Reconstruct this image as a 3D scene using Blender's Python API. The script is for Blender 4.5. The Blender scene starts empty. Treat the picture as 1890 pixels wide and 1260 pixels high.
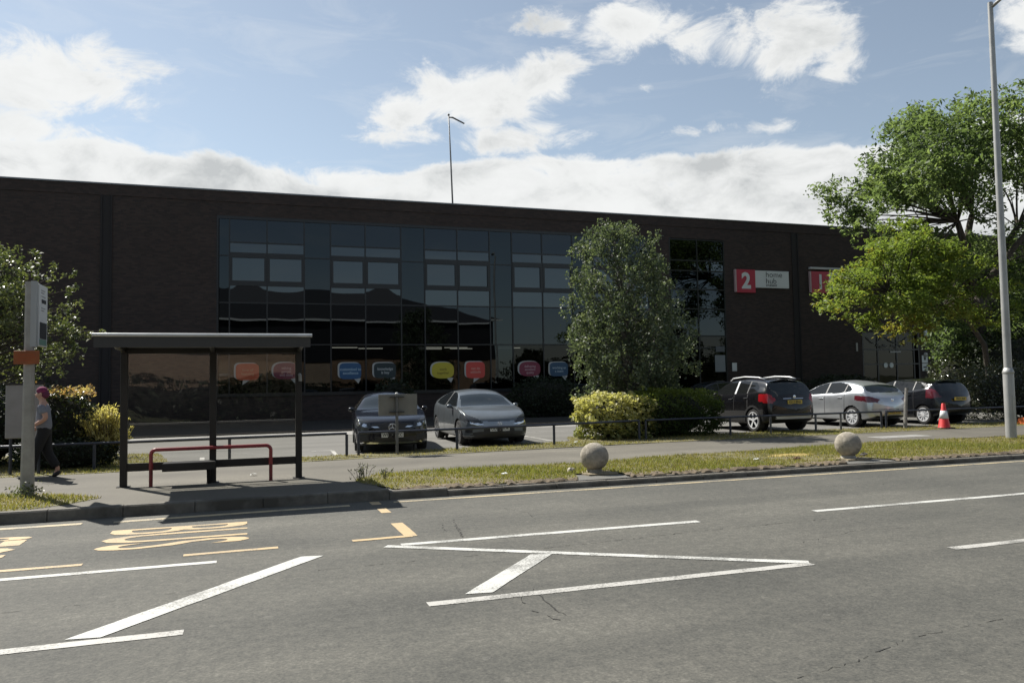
import bpy, bmesh, math, random
import numpy as np
from mathutils import Vector, Matrix
R_ = math.radians
C = bpy.context.scene.collection
SC = bpy.context.scene
rng = np.random.default_rng(7)
random.seed(7)

# ------------------------------------------------------------------ materials
def _nt(name):
    m = bpy.data.materials.new(name); m.use_nodes = True
    nt = m.node_tree; nt.nodes.clear()
    out = nt.nodes.new('ShaderNodeOutputMaterial')
    return m, nt, out
def nd(nt, t, **k):
    n = nt.nodes.new(t)
    for a, b in k.items(): setattr(n, a, b)
    return n
def L(nt, a, b): nt.links.new(a, b)
def ramp(nt, fac, stops):
    r = nd(nt, 'ShaderNodeValToRGB'); e = r.color_ramp.elements
    while len(e) < len(stops): e.new(0.5)
    for i, (p, c) in enumerate(stops):
        e[i].position = p; e[i].color = (*c, 1) if len(c) == 3 else c
    L(nt, fac, r.inputs['Fac']); return r
def noise(nt, co, scale, detail=4, rough=.55, dist=0.):
    n = nd(nt, 'ShaderNodeTexNoise'); n.inputs['Scale'].default_value = scale
    n.inputs['Detail'].default_value = detail; n.inputs['Roughness'].default_value = rough
    n.inputs['Distortion'].default_value = dist
    if co is not None: L(nt, co, n.inputs['Vector'])
    return n
def mth(nt, op, a, b=None, c=None, clamp=False):
    n = nd(nt, 'ShaderNodeMath', operation=op); n.use_clamp = clamp
    for i, v in enumerate((a, b, c)):
        if v is None: continue
        if isinstance(v, (int, float)): n.inputs[i].default_value = v
        else: L(nt, v, n.inputs[i])
    return n.outputs[0]
def mix(nt, fac, a, b, blend='MIX'):
    n = nd(nt, 'ShaderNodeMixRGB', blend_type=blend)
    for s, v in (('Fac', fac), ('Color1', a), ('Color2', b)):
        if isinstance(v, (int, float)): n.inputs[s].default_value = v
        elif isinstance(v, tuple): n.inputs[s].default_value = (*v, 1)
        else: L(nt, v, n.inputs[s])
    return n.outputs[0]
def bump(nt, h, strength, dist=.01):
    b = nd(nt, 'ShaderNodeBump'); b.inputs['Strength'].default_value = strength
    b.inputs['Distance'].default_value = dist; L(nt, h, b.inputs['Height']); return b.outputs[0]
def mat(name, col, rough=.6, metal=0., var=None, bmp=None, ior=None, coat=0., grime=None):
    """Principled surface: var=(scale, amount) colour variation, bmp=(scale, strength)."""
    m, nt, out = _nt(name)
    p = nd(nt, 'ShaderNodeBsdfPrincipled'); L(nt, p.outputs[0], out.inputs[0])
    p.inputs['Base Color'].default_value = (*col, 1); p.inputs['Roughness'].default_value = rough
    p.inputs['Metallic'].default_value = metal
    if ior: p.inputs['IOR'].default_value = ior
    if coat: p.inputs['Coat Weight'].default_value = coat; p.inputs['Coat Roughness'].default_value = .03
    tc = nd(nt, 'ShaderNodeTexCoord')
    if var:
        n = noise(nt, tc.outputs['Object'], var[0], 6, .6)
        lo = tuple(c * (1 - var[1]) for c in col); hi = tuple(min(1, c * (1 + var[1])) for c in col)
        r = ramp(nt, n.outputs[0], [(.3, lo), (.7, hi)])
        L(nt, r.outputs[0], p.inputs['Base Color'])
        if grime:
            g = noise(nt, tc.outputs['Object'], grime[0], 5, .65)
            f = ramp(nt, g.outputs[0], [(grime[1], (0, 0, 0)), (grime[1] + .15, (1, 1, 1))])
            L(nt, mix(nt, f.outputs[0], r.outputs[0], grime[2]), p.inputs['Base Color'])
    if bmp:
        n2 = noise(nt, tc.outputs['Object'], bmp[0], 5, .6)
        L(nt, bump(nt, n2.outputs[0], bmp[1]), p.inputs['Normal'])
    return m
def leafmat(name, cols, trans=.4, rough=.45, spec=.5):
    m, nt, out = _nt(name)
    a = nd(nt, 'ShaderNodeAttribute', attribute_name='tint')
    n = len(cols)
    r = ramp(nt, a.outputs['Fac'], [(i / (n - 1), c) for i, c in enumerate(cols)])
    p = nd(nt, 'ShaderNodeBsdfPrincipled'); L(nt, r.outputs[0], p.inputs['Base Color'])
    p.inputs['Roughness'].default_value = rough; p.inputs['Specular IOR Level'].default_value = spec
    t = nd(nt, 'ShaderNodeBsdfTranslucent')
    L(nt, mix(nt, 1., r.outputs[0], (1.0, 1.05, .55), 'MULTIPLY'), t.inputs[0])
    mx = nd(nt, 'ShaderNodeMixShader'); mx.inputs[0].default_value = trans
    L(nt, p.outputs[0], mx.inputs[1]); L(nt, t.outputs[0], mx.inputs[2]); L(nt, mx.outputs[0], out.inputs[0])
    return m
def glassmat(name, tint=(.5, .55, .55), see=.3, ior=1.5, wave=(.6, .012), rough=.01, gl=(1,1,1)):
    """clear pane: part transparent, part mirror; slightly wavy like real sheet glass"""
    m, nt, out = _nt(name)
    tr = nd(nt, 'ShaderNodeBsdfTransparent'); tr.inputs[0].default_value = (*[c * see for c in tint], 1)
    g = nd(nt, 'ShaderNodeBsdfGlossy'); g.inputs['Roughness'].default_value = rough; g.inputs[0].default_value = (*gl, 1)
    f = nd(nt, 'ShaderNodeFresnel'); f.inputs['IOR'].default_value = ior
    tc = nd(nt, 'ShaderNodeTexCoord')
    nz = noise(nt, tc.outputs['Object'], wave[0], 1, .4)
    bm = bump(nt, nz.outputs[0], 1.0, wave[1])
    L(nt, bm, g.inputs['Normal'])
    mx = nd(nt, 'ShaderNodeMixShader'); L(nt, f.outputs[0], mx.inputs[0])
    L(nt, tr.outputs[0], mx.inputs[1]); L(nt, g.outputs[0], mx.inputs[2]); L(nt, mx.outputs[0], out.inputs[0])
    return m
def emis(name, col, s):
    m, nt, out = _nt(name); e = nd(nt, 'ShaderNodeEmission')
    e.inputs[0].default_value = (*col, 1); e.inputs[1].default_value = s; L(nt, e.outputs[0], out.inputs[0]); return m

# ------------------------------------------------------------------ mesh builder
class MB:
    def __init__(s): s.v = []; s.f = []; s.mi = []
    def add(s, vs, fs, mi=0):
        o = len(s.v); s.v += [tuple(x) for x in vs]; s.f += [tuple(i + o for i in f) for f in fs]; s.mi += [mi] * len(fs); return s
    def box(s, x0, x1, y0, y1, z0, z1, mi=0):
        return s.add([(x0,y0,z0),(x1,y0,z0),(x1,y1,z0),(x0,y1,z0),(x0,y0,z1),(x1,y0,z1),(x1,y1,z1),(x0,y1,z1)],
                     [(0,3,2,1),(4,5,6,7),(0,1,5,4),(1,2,6,5),(2,3,7,6),(3,0,4,7)], mi)
    def obox(s, c, size, mtx, mi=0):
        vs = []
        for z in (-1, 1):
            for x, y in ((-1,-1),(1,-1),(1,1),(-1,1)):
                vs.append(Vector(c) + mtx @ Vector((x*size[0]/2, y*size[1]/2, z*size[2]/2)))
        return s.add(vs, [(0,3,2,1),(4,5,6,7),(0,1,5,4),(1,2,6,5),(2,3,7,6),(3,0,4,7)], mi)
    def tube(s, pts, r, n=8, mi=0, caps=True):
        pts = [Vector(p) for p in pts]; k = len(pts)
        rs = r if isinstance(r, (list, tuple)) else [r] * k
        vs = []; fs = []
        ref = None
        for i, p in enumerate(pts):
            t = (pts[min(i+1, k-1)] - pts[max(i-1, 0)])
            t = t.normalized() if t.length > 1e-9 else Vector((0,0,1))
            if ref is None: ref = Vector((0,0,1)) if abs(t.z) < .9 else Vector((1,0,0))
            u = t.cross(ref)
            if u.length < 1e-4: u = t.orthogonal()
            u.normalize(); w = u.cross(t).normalized(); ref = w
            for j in range(n):
                a = 2*math.pi*j/n
                vs.append(p + rs[i]*(math.cos(a)*u + math.sin(a)*w))
        for i in range(k-1):
            for j in range(n):
                a = i*n+j; b = i*n+(j+1) % n
                fs.append((a, b, b+n, a+n))
        if caps: fs.append(tuple(range(n-1, -1, -1))); fs.append(tuple(range((k-1)*n, k*n)))
        return s.add(vs, fs, mi)
    def lathe(s, prof, c, n=24, axis='z', mi=0):
        vs = []; fs = []; k = len(prof)
        for r, h in prof:
            for j in range(n):
                a = 2*math.pi*j/n; p, q = r*math.cos(a), r*math.sin(a)
                vs.append({'z': (c[0]+p, c[1]+q, c[2]+h), 'y': (c[0]+p, c[1]+h, c[2]+q), 'x': (c[0]+h, c[1]+p, c[2]+q)}[axis])
        for i in range(k-1):
            for j in range(n):
                a = i*n+j; b = i*n+(j+1) % n
                fs.append((a, b, b+n, a+n))
        if prof[0][0] > 1e-6: fs.append(tuple(range(n-1, -1, -1)))
        if prof[-1][0] > 1e-6: fs.append(tuple(range((k-1)*n, k*n)))
        return s.add(vs, fs, mi)
    def ell(s, c, r, nu=16, nv=10, mi=0, mtx=None):
        vs = []; fs = []
        for i in range(nv+1):
            th = math.pi*i/nv
            for j in range(nu):
                a = 2*math.pi*j/nu
                d = Vector((r[0]*math.sin(th)*math.cos(a), r[1]*math.sin(th)*math.sin(a), r[2]*math.cos(th)))
                if mtx: d = mtx @ d
                vs.append(Vector(c)+d)
        for i in range(nv):
            for j in range(nu):
                a = i*nu+j; b = i*nu+(j+1) % nu
                fs.append((a, a+nu, b+nu, b))
        return s.add(vs, fs, mi)
    def prism(s, poly, h0, h1, plane='xy', mi=0):
        """poly extruded; plane xz puts poly in X,Z and h along Y"""
        n = len(poly)
        f = {'xy': lambda a, b, h: (a, b, h), 'xz': lambda a, b, h: (a, h, b), 'yz': lambda a, b, h: (h, a, b)}[plane]
        vs = [f(a, b, h0) for a, b in poly] + [f(a, b, h1) for a, b in poly]
        fs = [tuple(range(n-1, -1, -1)), tuple(range(n, 2*n))] + [(i, (i+1) % n, n+(i+1) % n, n+i) for i in range(n)]
        return s.add(vs, fs, mi)
    def sheet(s, poly, z, mi=0):
        return s.add([(a, b, z) for a, b in poly], [tuple(range(len(poly)))], mi)
    def build(s, name, mats, parent=None, local=False, smooth=False, bevel=0., auto=None, keep=False):
        me = bpy.data.meshes.new(name)
        off = Vector((0,0,0))
        if parent is not None and not local: off = wloc(parent)
        me.from_pydata([(v[0]-off.x, v[1]-off.y, v[2]-off.z) for v in s.v], [], s.f)
        ms = mats if isinstance(mats, (list, tuple)) else [mats]
        for m in ms: me.materials.append(m)
        if any(s.mi): me.polygons.foreach_set('material_index', s.mi)
        if smooth: me.polygons.foreach_set('use_smooth', [True]*len(s.f))
        if not keep:
            bm = bmesh.new(); bm.from_mesh(me); bmesh.ops.recalc_face_normals(bm, faces=bm.faces); bm.to_mesh(me); bm.free()
        me.update()
        if auto: me.set_sharp_from_angle(angle=R_(auto))
        o = bpy.data.objects.new(name, me); C.objects.link(o)
        if parent is not None: o.parent = parent
        if bevel:
            b = o.modifiers.new('bevel', 'BEVEL'); b.width = bevel; b.segments = 2; b.limit_method = 'ANGLE'
        return o
def wloc(o):
    v = Vector((0,0,0))
    while o is not None: v += o.location; o = o.parent
    return v
def tag(o, label=None, cat=None, group=None, kind=None):
    if label: o['label'] = label
    if cat: o['category'] = cat
    if group: o['group'] = group
    if kind: o['kind'] = kind
    return o
def thing(name, label, cat, loc=(0,0,0), rz=0., group=None):
    o = bpy.data.objects.new(name, None); C.objects.link(o); o.empty_display_size = .2
    o.location = loc; o.rotation_euler = (0,0,rz)
    return tag(o, label, cat, group)
def copy_tree(o, parent=None):
    c = o.copy(); C.objects.link(c)
    if parent is not None: c.parent = parent
    for ch in list(o.children): copy_tree(ch, c)
    return c
def text(name, body, size, m, parent, loc, mtx, bold=0., sx=1., ext=.002, align='CENTER', local=False, line=1.):
    cu = bpy.data.curves.new(name, 'FONT'); cu.body = body; cu.size = size; cu.extrude = ext; cu.offset = bold
    cu.align_x = align; cu.align_y = 'CENTER'; cu.space_line = line; cu.resolution_u = 3
    tmp = bpy.data.objects.new(name+'_tmp', cu)
    me = bpy.data.meshes.new_from_object(tmp); bpy.data.objects.remove(tmp)
    me.name = name; me.materials.clear(); me.materials.append(m)
    off = Vector((0,0,0)) if (local or parent is None) else wloc(parent)
    X = Matrix.Translation(Vector(loc)-off) @ mtx.to_4x4() @ Matrix.Diagonal((sx, 1, 1, 1))
    me.transform(X)
    o = bpy.data.objects.new(name, me); C.objects.link(o)
    if parent is not None: o.parent = parent
    return o
FACE_S = Matrix(((1,0,0),(0,0,-1),(0,1,0)))          # lettering that faces -Y and reads along +X
def struct(o, label=None): return tag(o, label, None, None, 'structure')

# ------------------------------------------------------------------ camera
fpx, VP, HC = 1450., (5200., 635.), 705.
def _c(x, y): return Vector(((x-945)/fpx, (630-y)/fpx, -1.))
_dx = _c(*VP).normalized(); _up = _c(*VP).cross(_c(945, HC)).normalized()
if _up.y < 0: _up = -_up
_dy = _up.cross(_dx).normalized()
cam = bpy.data.cameras.new('camera'); cam.sensor_width = 36; cam.lens = fpx/1890*36; cam.clip_end = 3000; cam.clip_start = .05
co = bpy.data.objects.new('camera', cam); C.objects.link(co); SC.camera = co
co.matrix_world = Matrix.Translation((0,0,1.75)) @ Matrix((_dx, _dy, _up)).to_4x4()

# ------------------------------------------------------------------ sky, sun
SUN_AZ, SUN_EL = R_(-30.5), R_(48.6)
w = bpy.data.worlds.new('World'); SC.world = w; w.use_nodes = True
nt = w.node_tree; nt.nodes.clear()
wo = nd(nt, 'ShaderNodeOutputWorld'); bg = nd(nt, 'ShaderNodeBackground'); L(nt, bg.outputs[0], wo.inputs[0])
sky = nd(nt, 'ShaderNodeTexSky', sky_type='NISHITA'); sky.sun_disc = False
sky.sun_elevation = SUN_EL; sky.sun_rotation = SUN_AZ; sky.dust_density = .45; sky.ozone_density = 1.2; sky.air_density = 1.0
tc = nd(nt, 'ShaderNodeTexCoord'); sp = nd(nt, 'ShaderNodeSeparateXYZ'); L(nt, tc.outputs['Generated'], sp.inputs[0])
az = mth(nt, 'ARCTAN2', sp.outputs[0], sp.outputs[1]); el = mth(nt, 'ARCSINE', sp.outputs[2])
blobs = [(-12,19.3,5.0,2.1,1.),(-13.5,15.9,4,1.3,.8),(-6.5,20.6,2.4,.55,.55),(10.5,19.2,3,1.4,.85),(16.5,20.2,4.0,1.9,1.),(21.5,21.3,2.6,1.7,1.),
         (22,24.9,3.2,1.1,.75),(28,24.4,3.6,1.5,.95),(34,22.8,3.6,1.5,.85),(39.5,22.2,3.0,2.3,1.05),(41.8,20.3,1.6,1.5,.9),(53.5,21,2.2,2.4,.9),
         (28.9,20.6,.9,1.0,.55),(38.8,16.9,3.2,.7,.5),(32.5,17.3,3.4,.6,.42),(6.2,18.6,.8,.4,.5),(19.,17.4,5,1.0,.8),(12,17.6,4,.8,.6),(41,26,6,.8,.5),(70,19,8,4,.8),(-45,24,14,5,.8)]
acc = None
for a0, e0, sa, se, wt in blobs:
    sa *= 1.22; se *= 1.22
    u = mth(nt, 'MULTIPLY', mth(nt, 'SUBTRACT', az, R_(a0)), 1/R_(sa)); v = mth(nt, 'MULTIPLY', mth(nt, 'SUBTRACT', el, R_(e0)), 1/R_(se))
    q = mth(nt, 'ADD', mth(nt, 'MULTIPLY', u, u), mth(nt, 'MULTIPLY', v, v))
    g = mth(nt, 'MULTIPLY', mth(nt, 'EXPONENT', mth(nt, 'MULTIPLY', q, -.8)), wt)
    acc = g if acc is None else mth(nt, 'MAXIMUM', acc, g)
wav = noise(nt, tc.outputs['Generated'], 4.2, 2, .5)
edge = mth(nt, 'ADD', R_(16.2), mth(nt, 'MULTIPLY', mth(nt, 'SUBTRACT', wav.outputs[0], .5), R_(5)))
bank = mth(nt, 'MULTIPLY', mth(nt, 'SUBTRACT', edge, el), 1/R_(1.3), clamp=True)
fwd = mth(nt, 'MULTIPLY', mth(nt, 'ADD', mth(nt, 'COSINE', mth(nt, 'SUBTRACT', az, R_(19))), .25), 2.5, clamp=True)
bank = mth(nt, 'MULTIPLY', bank, fwd)
mpv = nd(nt, 'ShaderNodeMapping'); mpv.inputs['Scale'].default_value = (1, 1, 1.7); L(nt, tc.outputs['Generated'], mpv.inputs[0])
n1 = noise(nt, mpv.outputs[0], 13., 12, .66, .5); n2 = noise(nt, mpv.outputs[0], 3.3, 3, .5)
hi = mth(nt, 'MULTIPLY', mth(nt, 'SUBTRACT', n2.outputs[0], .47), 2.2, clamp=True)   # stray clouds over the rest of the dome
hi = mth(nt, 'MULTIPLY', hi, mth(nt, 'MULTIPLY', mth(nt, 'SUBTRACT', el, R_(28)), 1/R_(8), clamp=True))
base = mth(nt, 'MAXIMUM', mth(nt, 'MAXIMUM', acc, bank), hi)
d = mth(nt, 'ADD', mth(nt, 'MULTIPLY', base, 1.15), mth(nt, 'MULTIPLY', mth(nt, 'SUBTRACT', n1.outputs[0], .5), 2.3))
cov = nd(nt, 'ShaderNodeMapRange', interpolation_type='SMOOTHSTEP'); L(nt, d, cov.inputs[0])
cov.inputs[1].default_value = .40; cov.inputs[2].default_value = .92
n3 = noise(nt, mpv.outputs[0], 6.5, 7, .6, .2)
dens = mth(nt, 'ADD', mth(nt, 'MULTIPLY', mth(nt, 'SUBTRACT', d, .75), .8), mth(nt, 'MULTIPLY', mth(nt, 'SUBTRACT', n3.outputs[0], .46), 2.8))
cc = ramp(nt, dens, [(0., (1.0, 1.01, 1.0)), (.35, (.95, .96, .95)), (.7, (.80, .815, .81)), (1., (.62, .64, .645))])
CLOUD, SKY = .425, .056
hs = nd(nt, 'ShaderNodeHueSaturation'); hs.inputs['Saturation'].default_value = .62; L(nt, sky.outputs[0], hs.inputs['Color'])
skyc = mix(nt, 1., hs.outputs[0], (SKY*.90, SKY*.96, SKY*.97), 'MULTIPLY'); clc = mix(nt, 1., cc.outputs[0], (CLOUD,)*3, 'MULTIPLY')
mpw = nd(nt, 'ShaderNodeMapping'); mpw.inputs['Scale'].default_value = (1.2, 1.2, 4.5); mpw.inputs['Rotation'].default_value = (.12, .1, 0); L(nt, tc.outputs['Generated'], mpw.inputs[0])
n4 = noise(nt, mpw.outputs[0], 5.5, 9, .62, .8)
wisp = mth(nt, 'MULTIPLY', mth(nt, 'MULTIPLY', mth(nt, 'SUBTRACT', n4.outputs[0], .50), 3.2, clamp=True), .30)
veil = mth(nt, 'MULTIPLY', mth(nt, 'MAXIMUM', cov.outputs[0], wisp), .97)
L(nt, mix(nt, veil, skyc, clc), bg.inputs[0])
bg.inputs[1].default_value = 1.0
sun = bpy.data.lights.new('sun', 'SUN'); sun.energy = 4.0; sun.angle = R_(.5); sun.color = (1, .955, .88)
so = bpy.data.objects.new('sun', sun); C.objects.link(so)
sd = Vector((math.sin(SUN_AZ)*math.cos(SUN_EL), math.cos(SUN_AZ)*math.cos(SUN_EL), math.sin(SUN_EL)))
so.rotation_euler = sd.to_track_quat('Z', 'Y').to_euler(); so.location = sd*60
SC.view_settings.view_transform = 'Standard'; SC.view_settings.look = 'None'; SC.view_settings.exposure = 1.1; SC.view_settings.gamma = 1
SC.cycles.max_bounces = 8; SC.cycles.transparent_max_bounces = 12

# ------------------------------------------------------------------ vehicles
M_tyre = mat('tyre_rubber', (.018,.018,.018), .85, var=(30,.3))
M_rim = mat('alloy', (.66,.67,.68), .38, .25)
M_rimdark = mat('rim_shadow_gap', (.012,.012,.012), .8)
M_plastic = mat('black_plastic', (.018,.018,.019), .5, bmp=(60,.15))
M_chrome = mat('chrome', (.75,.76,.78), .12, 1.)
M_carglass = mat('car_glass', (.012,.017,.019), .04, ior=1.6)
M_sideglass = mat('car_side_glass', (.010,.011,.011), .05, ior=1.42)
M_lampglass = mat('headlamp_glass', (.05,.055,.06), .06, .2, ior=1.5)
M_lampled = mat('headlamp_chrome', (.8,.82,.85), .1, .9)
M_tail = mat('tail_lamp_red', (.26,.008,.012), .12, coat=.6)
M_taildark = mat('tail_lamp_smoked', (.10,.012,.02), .12, coat=.6)
M_platew = mat('plate_white', (.62,.62,.58), .45)
M_platey = mat('plate_yellow', (.50,.36,.05), .45)
M_ink = mat('plate_ink', (.02,.02,.02), .5)
M_seam = mat('panel_gap', (.006,.006,.006), .8)
def paint(name, col, metal=.5, rough=.28):
    m = mat(name, col, rough, metal, var=(3.5,.10), coat=.6)
    m.node_tree.nodes['Principled BSDF'].inputs['Specular IOR Level'].default_value = .3
    return m
def spl(pts, xs):
    """smooth curve through (x, value) pairs, no overshoot"""
    p = sorted(pts); X = np.array([a for a, _ in p]); Y = np.array([b for _, b in p])
    h = np.diff(X); dl = np.diff(Y)/h; m = np.zeros(len(X)); m[0] = dl[0]; m[-1] = dl[-1]
    for i in range(1, len(X)-1):
        if dl[i-1]*dl[i] > 0:
            w1, w2 = 2*h[i]+h[i-1], h[i]+2*h[i-1]; m[i] = (w1+w2)/(w1/dl[i-1]+w2/dl[i])
    k = np.clip(np.searchsorted(X, xs)-1, 0, len(X)-2); t = (xs-X[k])/h[k]
    return (2*t**3-3*t**2+1)*Y[k]+(t**3-2*t**2+t)*h[k]*m[k]+(-2*t**3+3*t**2)*Y[k+1]+(t**3-t**2)*h[k]*m[k+1]
def inpoly(x, y, poly):
    c = False; j = len(poly)-1
    for i in range(len(poly)):
        xi, yi = poly[i]; xj, yj = poly[j]
        if (yi > y) != (yj > y) and x < (xj-xi)*(y-yi)/(yj-yi)+xi: c = not c
        j = i
    return c
def make_wheel(parent, x, y, side, r, w, spokes, black=False):
    """side=+1: outer face looks to +y"""
    rr = r*.74
    t = MB().lathe([(rr,-w/2),(r*.95,-w/2),(r,-w/2+.025),(r,w/2-.025),(r*.95,w/2),(rr,w/2),(rr,-w/2)], (x,y,r), 36, 'y').build('wheel', M_tyre, parent, True, True, auto=40)
    m = MB(); o = y+side*(w/2-.012)
    m.lathe([(rr*1.01,-.012),(rr*1.01,.014),(rr*.90,.014),(rr*.90,-.012)], (x,o,r), 36, 'y')
    m.lathe([(0.0,-.005),(.055,-.005),(.055,.012),(0.,.012)], (x,o,r), 14, 'y')
    for k in range(spokes):
        a = 2*math.pi*k/spokes+.2
        ca, sa = math.cos(a), math.sin(a)
        i0, i1 = .04, rr*.93; h0, h1 = (.024, .036) if spokes < 8 else (.010, .0185)
        pts = []
        for yy in (o-side*.012, o+side*.008):
            for (q, h) in ((i0,-h0),(i1,-h1),(i1,h1),(i0,h0)):
                pts.append((x+q*ca-h*sa, yy, r+q*sa+h*ca))
        m.add(pts, [(0,1,2,3),(7,6,5,4),(0,4,5,1),(1,5,6,2),(2,6,7,3),(3,7,4,0)])
    m.build('rim', M_rim, t, True)
    MB().lathe([(0,-.004),(rr*.98,-.004),(rr*.98,.004),(0,.004)], (x,y+side*(w/2-.05),r), 30, 'y').build('gap_shade_disc', M_rimdark, t, True)  # near-black disc stands in for the shade between the spokes
    return t
def make_car(name, label, cat, loc, rz, S, body_mat, group=None):
    car = thing(name, label, cat, loc, rz, group)
    Lh = S['L']/2; nx = S.get('nx', 250)
    u = np.linspace(-1, 1, nx); xs = Lh*(0.72*u+0.28*np.sin(u*math.pi/2))
    top, belt, wid, low = (spl(S[k], xs) for k in ('top','belt','w','low'))
    belt = np.minimum(belt, top-.035)
    Hm = top.max(); ref = np.maximum(.05, Hm-spl(S['belt'], xs)); hf = np.clip((top-belt)/ref, 0, 1)
    wb = .955*wid; wr = wb-(wb-S['wroof'])*hf
    crown = .055*hf+.018
    P = np.zeros((nx, 10, 2))
    P[:,0] = np.stack([0*xs, low], 1); P[:,1] = np.stack([.80*wid, low], 1); P[:,2] = np.stack([.955*wid, low+.05], 1)
    P[:,3] = np.stack([wid, low+.42*(belt-low)], 1); P[:,4] = np.stack([.992*wid, belt-.22*(belt-low)], 1); P[:,5] = np.stack([wb, belt], 1)
    t6 = .52; P[:,6] = np.stack([wb+(wr-wb)*t6+.012*hf, belt+(top-crown-belt)*t6], 1); P[:,7] = np.stack([wr, top-crown], 1)
    P[:,8] = np.stack([wr*.60, top-.30*crown], 1); P[:,9] = np.stack([0*xs, top], 1)
    per = [3,3,9,13,10,13,11,8,9]; vv = []
    rows = []
    for s in range(9):
        p0 = P[:, s-1] if s > 0 else np.stack([-P[:,1,0], P[:,1,1]], 1); p1 = P[:, s]; p2 = P[:, s+1]
        p3 = P[:, s+2] if s < 8 else np.stack([-P[:,8,0], P[:,8,1]], 1)
        for k in range(per[s]):
            t = k/per[s]
            tang = .38
            m1 = (p2-p0)*tang; m2 = (p3-p1)*tang
            if s in (1, 4, 5, 7): pass
            rows.append((2*t**3-3*t**2+1)*p1+(t**3-2*t**2+t)*m1+(-2*t**3+3*t**2)*p2+(t**3-t**2)*m2); vv.append(s+t)
    rows.append(P[:,9]); vv.append(9.)
    half = np.stack(rows, 1); vv = np.array(vv); nh = len(vv)
    ring = np.concatenate([half, np.stack([-half[:, nh-2:0:-1, 0], half[:, nh-2:0:-1, 1]], 2)], 1)
    rv = np.concatenate([vv, vv[nh-2:0:-1]]); nr = len(rv)
    V = []; ringidx = []
    def addring(x, yz):
        b = len(V)
        if np.isscalar(x): x = [x]*len(yz)
        V.extend([(x[i], yz[i][0], yz[i][1]) for i in range(len(yz))]); return b
    capR = []
    for sgn, e in ((-1, 0), (1, nx-1)):
        c0 = np.array([0, (low[e]+top[e])/2]); lst = []
        for sc_ in (.02, .3, .55, .75, .9):
            yz = c0+(ring[e]-c0)*sc_; lst.append((xs[e]+sgn*.045*(1-sc_**2), yz))
        capR.append(lst)
    seq = capR[0]+[(xs[i], ring[i]) for i in range(nx)]+capR[1][::-1]
    bow = S.get('bow', (.10, .07))      # plan curvature of the nose and tail
    idx = []
    for x, yz in seq:
        yy = np.array(yz)[:, 0]
        fr = np.clip((x-(Lh-.9))/.9, 0, 1)**2; re = np.clip((-(Lh-.7)-x)/.7, 0, 1)**2
        xx = x-fr*bow[0]*(yy/.85)**2*1.6+re*bow[1]*(yy/.85)**2*1.6
        idx.append(addring(list(xx), yz))
    V = np.array(V)
    arches = [(S['ax'][0], S['wr_']), (S['ax'][1], S['wr_'])]
    groups = {}
    cls = S['cls']
    for i in range(len(seq)-1):
        for j in range(nr):
            j2 = (j+1) % nr
            q = (idx[i]+j, idx[i]+j2, idx[i+1]+j2, idx[i+1]+j)
            c = (V[q[0]]+V[q[1]]+V[q[2]]+V[q[3]])/4
            v = (rv[j]+rv[j2])/2 if abs(rv[j]-rv[j2]) < 1.5 else rv[j]
            x, y, z = c; ay = abs(y)
            skip = False; g = None
            if v < 5.2:
                for axx, r in arches:
                    rad = math.hypot(x-axx, z-r)
                    if rad < r+.045 and ay > .45 and z > .1: skip = True
                    elif rad < r+.11 and ay > .6 and S.get('clad'): g = 'cladding'
            if skip: continue
            if g is None: g = cls(x, ay, z, v, y)
            groups.setdefault(g, []).append(q)
    obs = {}
    mats = dict(body=body_mat, cladding=M_plastic, windscreen=M_carglass, rear_window=M_carglass, side_window=M_sideglass, grille=S.get('grille', M_plastic),
                headlight=M_lampglass, headlight_chrome=M_lampled, tail_light=S.get('tail', M_tail), bumper=M_plastic, chrome_trim=M_chrome, silver_trim=M_rim)
    seam = groups.pop('seam', [])
    def emit(nm, quads, par, extra=None):
        allq = quads+(extra or [])
        used = sorted({k for q in allq for k in q}); mp = {k: n for n, k in enumerate(used)}
        me = bpy.data.meshes.new(nm); me.from_pydata([tuple(V[k]) for k in used], [], [tuple(mp[k] for k in q) for q in allq])
        me.materials.append(mats[nm])
        if extra:
            me.materials.append(M_seam); me.polygons.foreach_set('material_index', [0]*len(quads)+[1]*len(extra))
        me.polygons.foreach_set('use_smooth', [True]*len(allq))
        bm = bmesh.new(); bm.from_mesh(me); bmesh.ops.recalc_face_normals(bm, faces=bm.faces); bm.to_mesh(me); bm.free()
        o = bpy.data.objects.new(nm, me); C.objects.link(o); o.parent = par; return o
    body = emit('body', groups.pop('body'), car, seam)
    for g, qs in sorted(groups.items()):
        if g in ('headlight','headlight_chrome','tail_light','side_window'):
            for sgn in (1, -1):
                sub = [q for q in qs if V[q[0]][1]*sgn > 0]
                if g == 'side_window':
                    cuts = S['wincuts']; bounds = [9]+list(cuts)+[-9]
                    for b0, b1 in zip(bounds, bounds[1:]):
                        ss = [q for q in sub if b1 <= sum(V[k][0] for k in q)/4 < b0]
                        if ss: emit(g, ss, car)
                elif sub: emit(g, sub, car)
        else: emit(g, qs, car)
    for axx in S['ax']:
        wx = float(spl(S['w'], np.array([axx]))[0])
        for sgn in (1, -1):
            make_wheel(car, axx, sgn*(wx-.125), sgn, S['wr_'], .21, S['spokes'])
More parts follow.
